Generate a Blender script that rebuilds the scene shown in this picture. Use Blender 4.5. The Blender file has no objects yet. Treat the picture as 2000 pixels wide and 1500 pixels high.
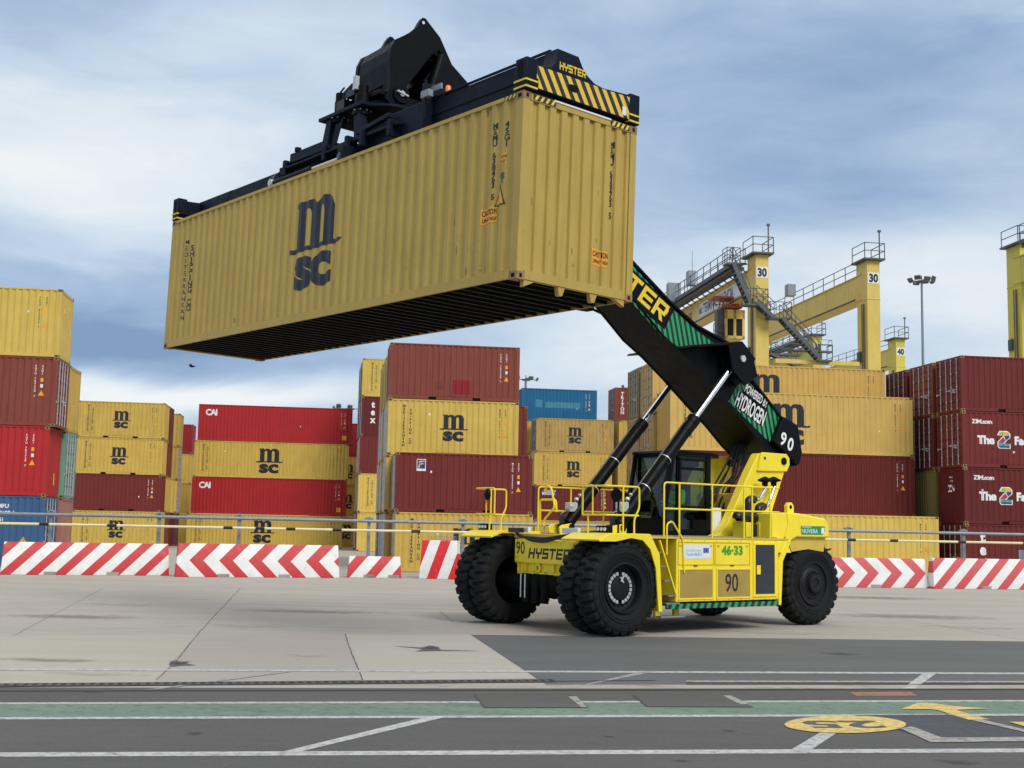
import bpy, bmesh, math, random
from mathutils import Vector, Matrix
from math import sin, cos, pi, radians, atan2, sqrt

# ------------------------------------------------------------------ camera
F = 2439.0; PITCH = .1138; ROLL = .0202; CH = 2.04      # focal length in photo pixels, tilt, roll, eye height
sc = bpy.context.scene
_f = Vector((0, cos(PITCH), sin(PITCH))); _r = Vector((1, 0, 0)); _u = _r.cross(_f)
CR = cos(ROLL)*_r + sin(ROLL)*_u; CU = -sin(ROLL)*_r + cos(ROLL)*_u; CF = _f; C0 = Vector((0, 0, CH))
cam = bpy.data.cameras.new('camera'); camo = bpy.data.objects.new('camera', cam)
sc.collection.objects.link(camo); sc.camera = camo
camo.matrix_world = Matrix(((CR.x, CU.x, -CF.x, 0), (CR.y, CU.y, -CF.y, 0), (CR.z, CU.z, -CF.z, CH), (0, 0, 0, 1)))
cam.sensor_fit = 'HORIZONTAL'; cam.sensor_width = 36; cam.lens = F/2000*36
cam.clip_start = .1; cam.clip_end = 6000

# ------------------------------------------------------------------ sky
SUN_EL = radians(42); SUN_AZ = radians(148)             # azimuth from +Y clockwise: behind the camera, to the right
w = bpy.data.worlds.new('World'); sc.world = w; w.use_nodes = True
nt = w.node_tree; nt.nodes.clear()
def N(t, **k):
    n = nt.nodes.new(t)
    for a, b in k.items(): setattr(n, a, b)
    return n
def L(a, b): nt.links.new(a, b)
def M(op, a, b=None, c=None):
    n = N('ShaderNodeMath', operation=op)
    for i, x in enumerate((a, b, c)):
        if x is None: continue
        if isinstance(x, (int, float)): n.inputs[i].default_value = x
        else: L(x, n.inputs[i])
    return n.outputs[0]
tc = N('ShaderNodeTexCoord'); sep = N('ShaderNodeSeparateXYZ'); L(tc.outputs['Generated'], sep.inputs[0])
X, Y, Z_ = sep.outputs
az = M('ARCTAN2', X, Y); el = M('ARCSINE', Z_)
sky = N('ShaderNodeTexSky'); sky.sky_type = 'NISHITA'; sky.sun_disc = False
sky.sun_elevation = SUN_EL; sky.sun_rotation = SUN_AZ; sky.air_density = 1.2; sky.dust_density = 1.5
skm = N('ShaderNodeMixRGB', blend_type='MULTIPLY'); skm.inputs[0].default_value = 1
L(sky.outputs[0], skm.inputs[1]); skm.inputs[2].default_value = (.085, .085, .085, 1)
# cloud brightness field: layered noise in direction space, flattened towards the horizon
cmb = N('ShaderNodeCombineXYZ'); L(M('MULTIPLY', az, 2.2), cmb.inputs[0]); L(M('MULTIPLY', el, 6.5), cmb.inputs[1]); 
n1 = N('ShaderNodeTexNoise'); n1.inputs['Scale'].default_value = 1.6; n1.inputs['Detail'].default_value = 6; n1.inputs['Roughness'].default_value = .5; n1.inputs['Distortion'].default_value = .6
L(cmb.outputs[0], n1.inputs['Vector'])
cmb2 = N('ShaderNodeCombineXYZ'); L(M('MULTIPLY', az, 3.0), cmb2.inputs[0]); L(M('MULTIPLY', el, 11.5), cmb2.inputs[1]); cmb2.inputs[2].default_value = 4.2
n2 = N('ShaderNodeTexNoise'); n2.inputs['Scale'].default_value = 1.5; n2.inputs['Detail'].default_value = 7; n2.inputs['Distortion'].default_value = .5
L(cmb2.outputs[0], n2.inputs['Vector'])
n1z, n2z = n1.outputs['Fac'], n2.outputs['Fac']
def blob(px, py, rx, ry, amp):
    d = (CF + CR*((px-1000)/F) - CU*((py-750)/F)).normalized()
    a0, e0 = atan2(d.x, d.y), math.asin(d.z)
    dx = M('DIVIDE', M('ADD', M('SUBTRACT', az, a0), M('MULTIPLY', M('SUBTRACT', n1z, .5), .18)), rx/F)
    dy = M('DIVIDE', M('ADD', M('SUBTRACT', el, e0), M('MULTIPLY', M('SUBTRACT', n2z, .5), .06)), ry/F)
    r2 = M('ADD', M('MULTIPLY', dx, dx), M('MULTIPLY', dy, dy))
    return M('MULTIPLY', M('POWER', 2.718, M('MULTIPLY', r2, -1.0)), amp)
fld = M('ADD', M('MULTIPLY', M('SUBTRACT', n1z, .5), .60), M('MULTIPLY', M('SUBTRACT', n2z, .5), .30))
n3 = N('ShaderNodeTexNoise'); n3.inputs['Scale'].default_value = 4.2; n3.inputs['Detail'].default_value = 8; n3.inputs['Roughness'].default_value = .62; n3.inputs['Distortion'].default_value = .8
L(cmb.outputs[0], n3.inputs['Vector'])
fld = M('ADD', fld, M('MULTIPLY', M('SUBTRACT', n3.outputs['Fac'], .5), .34))
fld = M('ADD', fld, .44)
for b in [(180, 300, 420, 150, .50), (620, 90, 400, 130, .16), (60, 90, 300, 110, -.06), (250, 520, 260, 60, .16), (330, 560, 360, 35, -.18), (180, 660, 330, 60, -.50), (560, 730, 300, 25, -.12),
          (380, 780, 420, 38, .62), (1280, 640, 230, 130, .50), (1850, 560, 330, 110, .46), (1560, 380, 330, 60, -.16), (1800, 200, 420, 130, -.17), (1500, 100, 500, 130, -.08), (1480, 480, 150, 50, .22), (1900, 690, 200, 30, .2), (1100, 740, 160, 40, .10)]:
    fld = M('ADD', fld, blob(*b))
ramp = N('ShaderNodeValToRGB'); L(fld, ramp.inputs[0])
er = ramp.color_ramp.elements
er[0].position = 0; er[0].color = (.215, .33, .54, 1); er[1].position = 1; er[1].color = (.93, .96, .98, 1)
for p, c in ((.22, (.32, .45, .67, 1)), (.42, (.44, .575, .77, 1)), (.62, (.61, .73, .87, 1)), (.8, (.78, .86, .93, 1))):
    e = er.new(p); e.color = c
mx0 = N('ShaderNodeMixRGB'); mx0.inputs[0].default_value = .90; L(skm.outputs[0], mx0.inputs[1]); L(ramp.outputs[0], mx0.inputs[2])
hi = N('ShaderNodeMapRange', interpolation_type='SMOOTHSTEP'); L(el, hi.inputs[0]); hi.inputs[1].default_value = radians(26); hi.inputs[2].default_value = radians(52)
mx = N('ShaderNodeMixRGB'); L(hi.outputs[0], mx.inputs[0]); L(mx0.outputs[0], mx.inputs[1]); mx.inputs[2].default_value = (1.10, 1.09, 1.06, 1)   # unseen bright overhead sky, added to lift and warm the ambient light
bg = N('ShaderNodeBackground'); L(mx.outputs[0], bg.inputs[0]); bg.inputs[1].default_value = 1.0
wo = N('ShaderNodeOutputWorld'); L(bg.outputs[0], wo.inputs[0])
# ------------------------------------------------------------------ sun behind thin cloud
sl = bpy.data.lights.new('sun', 'SUN'); sl.energy = 2.1; sl.angle = radians(24); sl.color = (1, .95, .87)
so = bpy.data.objects.new('sun', sl); sc.collection.objects.link(so)
sd = Vector((sin(SUN_AZ)*cos(SUN_EL), cos(SUN_AZ)*cos(SUN_EL), sin(SUN_EL)))
so.rotation_euler = sd.to_track_quat('Z', 'Y').to_euler(); so.location = sd*60
sc.view_settings.view_transform = 'Standard'; sc.view_settings.look = 'None'
sc.view_settings.exposure = 0.0; sc.view_settings.gamma = 1; sc.view_settings.use_curve_mapping = False
# ------------------------------------------------------------------ photo measuring: a ray through a photo pixel cut by a real plane
def ray(x, y): return CF + CR*((x-1000)/F) - CU*((y-750)/F)
def cut(x, y, p0, n):
    d = ray(x, y); return C0 + d*((p0-C0).dot(n)/d.dot(n))
UP = Vector((0, 0, 1))
HD = .6449; S0 = Vector((.8876, 25.86, 0)); FW = Vector((-cos(HD), -sin(HD), 0)); LT = Vector((sin(HD), -cos(HD), 0))
MS = Matrix(((FW.x, LT.x, 0, S0.x), (FW.y, LT.y, 0, S0.y), (0, 0, 1, 0), (0, 0, 0, 1))); MSi = MS.inverted()
def sv(x, y, v): return MSi @ cut(x, y, S0+LT*v, LT)      # machine frame, known lateral offset
def su(x, y, u): return MSi @ cut(x, y, S0+FW*u, FW)      # machine frame, known forward offset
YW = .1453; Y0 = Vector((-5.048, 54.816, 0)); YX = Vector((cos(YW), sin(YW), 0)); YY = Vector((-sin(YW), cos(YW), 0))
MY = Matrix(((YX.x, YY.x, 0, Y0.x), (YX.y, YY.y, 0, Y0.y), (0, 0, 1, 0), (0, 0, 0, 1))); MYi = MY.inverted()
def yb(x, y, b): return MYi @ cut(x, y, Y0+YY*b, YY)      # yard frame, known row depth
def gr(x, y): return cut(x, y, Vector((0, 0, 0)), UP)
CA = Vector((-.64066, .76776, .0097)).normalized(); CB = Vector((.767565, .640724, -.017798)); CB = (CB-CA*CB.dot(CA)).normalized(); CC = (-CA).cross(CB)
CO = Vector((.0317, 18.2066, 5.703)); CL_ = 12.192
_o = CO + CA*CL_
MC = Matrix(((-CA.x, CB.x, CC.x, _o.x), (-CA.y, CB.y, CC.y, _o.y), (-CA.z, CB.z, CC.z, _o.z), (0, 0, 0, 1))); MCi = MC.inverted()
def cbp(x, y, b): return MCi @ cut(x, y, CO+CB*b, CB)     # lifted-container frame, known depth across
def cap(x, y, a): return MCi @ cut(x, y, CO+CA*a, CA)

# ------------------------------------------------------------------ materials
MATS = {}
def pmat(name, col, rough=.55, metal=0, var=.10, scale=2.0, bump=0, bscale=40, dirt=0, dirtc=(.10, .075, .05), coat=0, spec=.5, streak=0):
    m = bpy.data.materials.new(name); m.use_nodes = True; t = m.node_tree; b = t.nodes['Principled BSDF']
    b.inputs['Roughness'].default_value = rough; b.inputs['Metallic'].default_value = metal
    b.inputs['Specular IOR Level'].default_value = spec
    if coat: b.inputs['Coat Weight'].default_value = coat; b.inputs['Coat Roughness'].default_value = .12
    tc = t.nodes.new('ShaderNodeTexCoord'); oi = t.nodes.new('ShaderNodeObjectInfo')
    va = t.nodes.new('ShaderNodeVectorMath'); va.operation = 'ADD'; t.links.new(tc.outputs['Object'], va.inputs[0])
    mu = t.nodes.new('ShaderNodeMath'); mu.operation = 'MULTIPLY'; mu.inputs[1].default_value = 37.0; t.links.new(oi.outputs['Random'], mu.inputs[0])
    t.links.new(mu.outputs[0], va.inputs[1]); V = va.outputs[0]
    def noise(sc_, det=5, vec=V, stretch=None, rough_=.6):
        if stretch:
            mp = t.nodes.new('ShaderNodeMapping'); mp.inputs['Scale'].default_value = stretch; t.links.new(vec, mp.inputs[0]); vec = mp.outputs[0]
        n = t.nodes.new('ShaderNodeTexNoise'); n.inputs['Scale'].default_value = sc_; n.inputs['Detail'].default_value = det; n.inputs['Roughness'].default_value = rough_
        t.links.new(vec, n.inputs['Vector']); return n.outputs['Fac']
    def mapr(x, a, b_, c, d):
        n = t.nodes.new('ShaderNodeMapRange'); t.links.new(x, n.inputs[0])
        for i, q in enumerate((a, b_, c, d)): n.inputs[i+1].default_value = q
        return n.outputs[0]
    def mix(f, a, c, bt='MIX'):
        n = t.nodes.new('ShaderNodeMixRGB'); n.blend_type = bt
        if isinstance(f, float) or isinstance(f, int): n.inputs[0].default_value = f
        else: t.links.new(f, n.inputs[0])
        for i, q in ((1, a), (2, c)):
            if isinstance(q, tuple): n.inputs[i].default_value = (*q, 1)
            else: t.links.new(q, n.inputs[i])
        return n.outputs[0]
    lo = tuple(c*(1-var) for c in col); hi = tuple(min(1, c*(1+var)) for c in col)
    f = mapr(noise(scale), .3, .7, 0, 1); c = mix(f, lo, hi)
    if streak:
        s = mapr(noise(3.0, 6, stretch=(3.2, 3.2, .22)), .48, .78, 0, streak); c = mix(s, c, tuple(x*.62 for x in col))
    if dirt:
        d1 = noise(1.3, 9, rough_=.72); d2 = noise(9, 6, rough_=.7)
        n = t.nodes.new('ShaderNodeMath'); n.operation = 'ADD'; t.links.new(d1, n.inputs[0]); t.links.new(d2, n.inputs[1])
        d = mapr(n.outputs[0], 1.14, 1.34, 0, dirt); c = mix(d, c, dirtc)
    t.links.new(c, b.inputs['Base Color'])
    r = mapr(noise(scale*3), .3, .7, max(0, rough-.08), min(1, rough+.1)); t.links.new(r, b.inputs['Roughness'])
    if bump:
        bp = t.nodes.new('ShaderNodeBump'); bp.inputs['Strength'].default_value = bump; bp.inputs['Distance'].default_value = .02
        t.links.new(noise(bscale, 4), bp.inputs['Height']); t.links.new(bp.outputs[0], b.inputs['Normal'])
    MATS[name] = m; return m
def stripes(name, c1, c2, expr, rough=.5, wear=.12):
    """two-colour painted pattern; expr(t, x, y, z, math) returns a 0/1 socket"""
    m = pmat(name, c1, rough); t = m.node_tree; b = t.nodes['Principled BSDF']
    tc = t.nodes.new('ShaderNodeTexCoord'); s = t.nodes.new('ShaderNodeSeparateXYZ'); t.links.new(tc.outputs['Object'], s.inputs[0])
    def Mm(op, a, b_=None):
        n = t.nodes.new('ShaderNodeMath'); n.operation = op
        for i, x in enumerate((a, b_)):
            if x is None: continue
            if isinstance(x, (int, float)): n.inputs[i].default_value = x
            else: t.links.new(x, n.inputs[i])
        return n.outputs[0]
    f = expr(s.outputs[0], s.outputs[1], s.outputs[2], Mm)
    old = b.inputs['Base Color'].links[0].from_socket
    n = t.nodes.new('ShaderNodeMixRGB'); t.links.new(f, n.inputs[0]); t.links.new(old, n.inputs[1]); n.inputs[2].default_value = (*c2, 1)
    wn = t.nodes.new('ShaderNodeTexNoise'); wn.inputs['Scale'].default_value = 5; wn.inputs['Detail'].default_value = 9; wn.inputs['Roughness'].default_value = .75
    t.links.new(tc.outputs['Object'], wn.inputs[0])
    mr = t.nodes.new('ShaderNodeMapRange'); t.links.new(wn.outputs[0], mr.inputs[0]); mr.inputs[1].default_value = .56; mr.inputs[2].default_value = .72; mr.inputs[4].default_value = wear*2.5
    n2 = t.nodes.new('ShaderNodeMixRGB'); t.links.new(mr.outputs[0], n2.inputs[0]); t.links.new(n.outputs[0], n2.inputs[1]); n2.inputs[2].default_value = (.33, .30, .27, 1)
    t.links.new(n2.outputs[0], b.inputs['Base Color']); return m
yel = (.92, .735, .038)
pmat('machine yellow', yel, .42, var=.05, dirt=.35, dirtc=(.48, .34, .06), spec=.35, streak=.25)
pmat('machine yellow dusty', (.62, .45, .06), .55, var=.1, dirt=.5, dirtc=(.25, .18, .06))
pmat('black paint', (.0030, .0038, .0054), .42, var=.25, dirt=.2, dirtc=(.010, .010, .011), spec=.12)
pmat('spreader paint', (.005, .0085, .019), .48, var=.25, dirt=.3, dirtc=(.010, .012, .017), spec=.13)
pmat('dark matt', (.007, .007, .0075), .85, spec=.15)
pmat('tyre rubber', (.0095, .010, .0108), .75, var=.3, scale=6, bump=.15, bscale=60, dirt=.30, dirtc=(.03, .028, .026), spec=.25)
pmat('hub black', (.008, .008, .009), .5, spec=.3)
pmat('silver paint', (.55, .57, .56), .35, metal=.3)
pmat('chrome', (.75, .77, .8), .12, metal=1, var=.02)
pmat('galvanised', (.24, .275, .30), .45, metal=.35, var=.15, scale=8)
pmat('bar steel', (.48, .49, .50), .5, metal=.2, var=.2, scale=5, dirt=.4, dirtc=(.22, .13, .08))
pmat('grey grating', (.10, .11, .115), .6, metal=.3)
pmat('crane yellow', (.70, .52, .12), .5, var=.08, scale=.6, dirt=.5, dirtc=(.36, .25, .09), streak=.4)
pmat('crane yellow bright', (.62, .53, .09), .5, var=.08, scale=.6, dirt=.4, dirtc=(.36, .27, .09), streak=.35)
pmat('crane red', (.42, .08, .04), .55)
pmat('white paint', (.78, .78, .76), .5, var=.05, dirt=.3, dirtc=(.4, .38, .34))
pmat('white lettering', (.80, .80, .79), .5, var=.06, dirt=.25, dirtc=(.4, .3, .28))
pmat('black lettering', (.016, .018, .022), .5, var=.2)
pmat('logo black', (.014, .017, .025), .42, var=.2, dirt=.2, dirtc=(.10, .08, .04))
pmat('yellow lettering', (.78, .56, .03), .4)
pmat('green lettering', (.05, .34, .03), .5)
pmat('orange sticker', (.80, .36, .03), .5, var=.08)
pmat('green sign', (.012, .27, .10), .4)
pmat('eu blue', (.03, .05, .45), .4)
pmat('pale sign', (.72, .78, .80), .35, var=.03)
pmat('sign text blue', (.25, .42, .66), .5); pmat('sign text green', (.40, .58, .42), .5)
pmat('hi-vis', (.30, .85, .08), .7); pmat('skin', (.42, .25, .17), .6); pmat('navy cloth', (.02, .025, .05), .85)
pmat('hose black', (.010, .010, .011), .35)
pmat('vent slate', (.10, .115, .135), .5, metal=.2)
pmat('lamp glass', (.75, .77, .8), .15)
pmat('amber lens', (.85, .22, .03), .3)
pmat('faded blue', (.05, .22, .35), .6)
pmat('rail paint yellow', (.72, .66, .38), .5)
pmat('underside black', (.010, .009, .009), .85, var=.2)
pmat('rust steel', (.10, .055, .035), .8, var=.3, scale=6)
pmat('casting steel', (.26, .17, .075), .7, var=.3, scale=4, dirt=.6, dirtc=(.09, .045, .03)); pmat('tread steel', (.30, .31, .31), .45, metal=.5)
CONT = {}; VARI = {}
def cmat(name, col, dirt=.4, dirtc=(.16, .075, .035), streak=.35, rough=.5, var=.07):
    CONT[name] = pmat(name, col, rough, var=var, scale=1.1, dirt=dirt, dirtc=dirtc, streak=streak, spec=.25)
    rv = random.Random(name)
    for k in range(4 if name != 'ochre held' else 0):
        f = rv.uniform(.86, 1.12); g = rv.uniform(.96, 1.04); VARI.setdefault(name, []).append(pmat(name+' shade', (col[0]*f, col[1]*f*g, col[2]*f), rough, var=var, scale=1.1, dirt=min(1, dirt*rv.uniform(.7, 1.9)), dirtc=dirtc, streak=min(1, streak*rv.uniform(.7, 1.8)), spec=.25))
cmat('ochre held', (.475, .335, .085), .42, (.30, .20, .065), .42, .5)
cmat('ochre', (.55, .385, .083), .45, (.26, .14, .05), .45)
cmat('ochre pale', (.63, .45, .10), .25, (.28, .17, .06), .35)
cmat('ochre rusty', (.50, .35, .11), .85, (.19, .085, .04), .6)
cmat('ochre orange', (.58, .405, .115), .30, (.30, .15, .06), .35)
cmat('olive', (.22, .18, .06), .4, (.12, .08, .03), .5)
cmat('rust brown', (.20, .050, .035), .35, (.10, .035, .022), .4)
cmat('maroon', (.150, .024, .021), .45, (.09, .03, .022), .35)
cmat('maroon dark', (.115, .022, .022), .3, (.06, .02, .017), .3)
cmat('bright red', (.38, .022, .025), .25, (.22, .03, .03), .35)
cmat('deep red', (.25, .017, .020), .25, (.14, .02, .02), .3)
cmat('navy blue', (.045, .105, .22), .45, (.08, .07, .07), .4)
cmat('sea blue', (.014, .125, .27), .3, (.02, .07, .14), .4)
cmat('pale green', (.20, .34, .26), .6, (.13, .09, .05), .5)
cmat('dusty pink', (.36, .17, .14), .5, (.18, .09, .06), .5)
cmat('charcoal', (.035, .045, .05), .3, (.06, .05, .04), .3)
glass = bpy.data.materials.new('cab glass'); glass.use_nodes = True; t = glass.node_tree; t.nodes.clear()
o_ = t.nodes.new('ShaderNodeOutputMaterial'); mxs = t.nodes.new('ShaderNodeMixShader'); tr = t.nodes.new('ShaderNodeBsdfTransparent'); gl = t.nodes.new('ShaderNodeBsdfGlossy'); fr = t.nodes.new('ShaderNodeFresnel')
tr.inputs[0].default_value = (.36, .47, .45, 1); gl.inputs['Roughness'].default_value = .03; fr.inputs[0].default_value = 1.42; gl.inputs[0].default_value = (.8, .9, .9, 1)
lw = t.nodes.new('ShaderNodeLayerWeight'); lw.inputs[0].default_value = .5; pw = t.nodes.new('ShaderNodeMath'); pw.operation = 'POWER'; pw.inputs[1].default_value = 3; ad = t.nodes.new('ShaderNodeMath'); ad.operation = 'MULTIPLY_ADD'; ad.inputs[1].default_value = .6; ad.inputs[2].default_value = .05
t.links.new(lw.outputs['Facing'], pw.inputs[0]); t.links.new(pw.outputs[0], ad.inputs[0]); t.links.new(ad.outputs[0], mxs.inputs[0]); t.links.new(tr.outputs[0], mxs.inputs[1]); t.links.new(gl.outputs[0], mxs.inputs[2]); t.links.new(mxs.outputs[0], o_.inputs[0])
MATS['cab glass'] = glass
def gt(x, th, Mm): return Mm('GREATER_THAN', x, th)
def diag(kx, kz, per, duty, off=0):
    return lambda x, y, z, Mm: Mm('LESS_THAN', Mm('FRACT', Mm('ADD', Mm('DIVIDE', Mm('ADD', Mm('MULTIPLY', x, kx), Mm('MULTIPLY', z, kz)), per), 100+off)), duty)
def chevron(k, zm, per, duty, off=0):
    return lambda x, y, z, Mm: Mm('LESS_THAN', Mm('FRACT', Mm('ADD', Mm('DIVIDE', Mm('ADD', x, Mm('MULTIPLY', Mm('ABSOLUTE', Mm('SUBTRACT', z, zm)), k)), per), 100+off)), duty)

# ------------------------------------------------------------------ mesh builder
class MB:
    def __init__(s): s.v = []; s.f = []; s.m = []; s.cur = 0
    def add(s, vs, fs):
        o = len(s.v); s.v += [tuple(x) for x in vs]
        for f in fs: s.f.append(tuple(i+o for i in f)); s.m.append(s.cur)
        return s
    def box(s, x0, x1, y0, y1, z0, z1):
        if x0 > x1: x0, x1 = x1, x0
        if y0 > y1: y0, y1 = y1, y0
        if z0 > z1: z0, z1 = z1, z0
        return s.add([(x0,y0,z0),(x1,y0,z0),(x1,y1,z0),(x0,y1,z0),(x0,y0,z1),(x1,y0,z1),(x1,y1,z1),(x0,y1,z1)],
                     [(0,3,2,1),(4,5,6,7),(0,1,5,4),(1,2,6,5),(2,3,7,6),(3,0,4,7)])
    def prism(s, pts, lo, hi, axis='y'):
        """polygon of (p,q) extruded along axis; y: (x,z), x: (y,z), z: (x,y)"""
        n = len(pts)
        def V(p, h): return {'y': (p[0], h, p[1]), 'x': (h, p[0], p[1]), 'z': (p[0], p[1], h)}[axis]
        vs = [V(p, lo) for p in pts] + [V(p, hi) for p in pts]
        ar = sum(pts[i][0]*pts[(i+1) % n][1]-pts[(i+1) % n][0]*pts[i][1] for i in range(n))
        fs = [tuple(range(n)), tuple(range(2*n-1, n-1, -1))] + [(i, i+n, (i+1) % n+n, (i+1) % n) for i in range(n)]
        flip = (ar > 0) == (axis != 'y')
        if flip: fs = [tuple(reversed(f)) for f in fs]
        # bottom cap must face -axis
        return s.add(vs, fs)
    def bar(s, p, q, wd, ht, up=(0, 0, 1)):
        p, q = Vector(p), Vector(q); d = (q-p).normalized(); up = Vector(up)
        if abs(d.dot(up)) > .98: up = Vector((1, 0, 0))
        a = d.cross(up).normalized(); b = a.cross(d).normalized()
        c = [(-1, -1), (1, -1), (1, 1), (-1, 1)]
        vs = [e+a*(i*wd/2)+b*(j*ht/2) for e in (p, q) for i, j in c]
        return s.add(vs, [(0,3,2,1),(4,5,6,7),(0,1,5,4),(1,2,6,5),(2,3,7,6),(3,0,4,7)])
    def cyl(s, p, q, r, r2=None, n=16, caps=True):
        p, q = Vector(p), Vector(q); d = (q-p).normalized(); r2 = r if r2 is None else r2
        a = d.orthogonal().normalized(); b = d.cross(a)
        vs = [c+(a*cos(2*pi*i/n)+b*sin(2*pi*i/n))*rr for c, rr in ((p, r), (q, r2)) for i in range(n)]
        fs = [(i, (i+1) % n, (i+1) % n+n, i+n) for i in range(n)]
        if caps: fs += [tuple(range(n-1, -1, -1)), tuple(range(n, 2*n))]
        return s.add(vs, fs)
    def tube(s, pts, r, n=8, fillet=0):
        pts = [Vector(p) for p in pts]
        if fillet:
            out = [pts[0]]
            for i in range(1, len(pts)-1):
                a, b, c = pts[i-1], pts[i], pts[i+1]; f = min(fillet, (b-a).length*.45, (c-b).length*.45)
                p0 = b+(a-b).normalized()*f; p1 = b+(c-b).normalized()*f
                for k in range(6):
                    t_ = k/5; out.append(p0*(1-t_)**2+b*2*t_*(1-t_)+p1*t_*t_)
            pts = out+[pts[-1]]
        m = len(pts); prev = None; vs = []
        for i, p in enumerate(pts):
            d = ((pts[min(i+1, m-1)]-p).normalized()+(p-pts[max(i-1, 0)]).normalized()).normalized()
            a = d.orthogonal().normalized() if prev is None else (prev-d*prev.dot(d)).normalized()
            prev = a; b = d.cross(a)
            vs += [p+(a*cos(2*pi*k/n)+b*sin(2*pi*k/n))*r for k in range(n)]
        fs = [(i*n+k, i*n+(k+1) % n, (i+1)*n+(k+1) % n, (i+1)*n+k) for i in range(m-1) for k in range(n)]
        fs += [tuple(range(n-1, -1, -1)), tuple(range((m-1)*n, m*n))]
        return s.add(vs, fs)
    def lathe(s, prof, c, ax, n=32):
        """prof: (axial, radius) list around axis ax through c"""
        c, ax = Vector(c), Vector(ax).normalized(); a = ax.orthogonal().normalized(); b = ax.cross(a); k = len(prof)
        vs = [c+ax*h+(a*cos(2*pi*i/n)+b*sin(2*pi*i/n))*r for i in range(n) for h, r in prof]
        fs = [(i*k+j, ((i+1) % n)*k+j, ((i+1) % n)*k+j+1, i*k+j+1) for i in range(n) for j in range(k-1)]
        return s.add(vs, fs)
    def quad(s, a, b, c, d): return s.add([a, b, c, d], [(0, 1, 2, 3)])
    def mesh(s, name, mats, smooth=35, recalc=False):
        me = bpy.data.meshes.new(name); me.from_pydata(s.v, [], s.f)
        for m in (mats if isinstance(mats, (list, tuple)) else [mats]): me.materials.append(MATS[m] if isinstance(m, str) else m)
        if any(s.m): me.polygons.foreach_set('material_index', s.m)
        if recalc:
            bm = bmesh.new(); bm.from_mesh(me); bmesh.ops.recalc_face_normals(bm, faces=bm.faces); bm.to_mesh(me); bm.free()
        if smooth:
            me.polygons.foreach_set('use_smooth', [True]*len(me.polygons)); me.set_sharp_from_angle(angle=radians(smooth))
        me.update(); return me
    def build(s, name, mats, parent=None, bevel=0, recalc=True, smooth=35, seg=2):
        return ob(name, s.mesh(name, mats, smooth, recalc), parent, bevel=bevel, seg=seg)
COL = sc.collection
def ob(name, me, parent=None, mat=None, bevel=0, seg=2):
    o = bpy.data.objects.new(name, me); COL.objects.link(o); o.parent = parent
    if mat is not None and me.materials: o.material_slots[0].link = 'OBJECT'; o.material_slots[0].material = mat
    if bevel:
        b = o.modifiers.new('bevel', 'BEVEL'); b.width = bevel; b.segments = seg; b.limit_method = 'ANGLE'; b.angle_limit = radians(40); b.use_clamp_overlap = True
    return o
def tag(o, label, cat, group=None):
    o['label'] = label; o['category'] = cat
    if group: o['group'] = group
    return o
def root(name, M_, label, cat, group=None):
    o = bpy.data.objects.new(name, None); COL.objects.link(o); o.matrix_world = M_ if isinstance(M_, Matrix) else Matrix.Translation(M_)
    o.empty_display_size = .3; return tag(o, label, cat, group)
def struct(o): o['kind'] = 'structure'; return o

# ------------------------------------------------------------------ lettering
_tc = {}
def glyphs(txt, bold=0.0, shear=0, space=1.0):
    """flat filled text: cap height 1, starts at x=0 -> (verts2d, faces, width)"""
    k = (txt, bold, shear, space)
    if k in _tc: return _tc[k]
    cu = bpy.data.curves.new('t', 'FONT'); cu.body = txt; cu.size = 1; cu.offset = bold; cu.shear = shear; cu.space_character = space; cu.resolution_u = 3; cu.fill_mode = 'FRONT'
    o = bpy.data.objects.new('t', cu); COL.objects.link(o); dg = bpy.context.evaluated_depsgraph_get(); dg.update()
    me = o.evaluated_get(dg).to_mesh(); vs = [(v.co.x, v.co.y) for v in me.vertices]; fs = [tuple(p.vertices) for p in me.polygons]
    o.evaluated_get(dg).to_mesh_clear(); bpy.data.objects.remove(o); bpy.data.curves.remove(cu)
    x0 = min(v[0] for v in vs); s = 1/.70
    vs = [((x-x0)*s, y*s) for x, y in vs]; wd = max(v[0] for v in vs)
    _tc[k] = (vs, fs, wd); return _tc[k]
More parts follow.
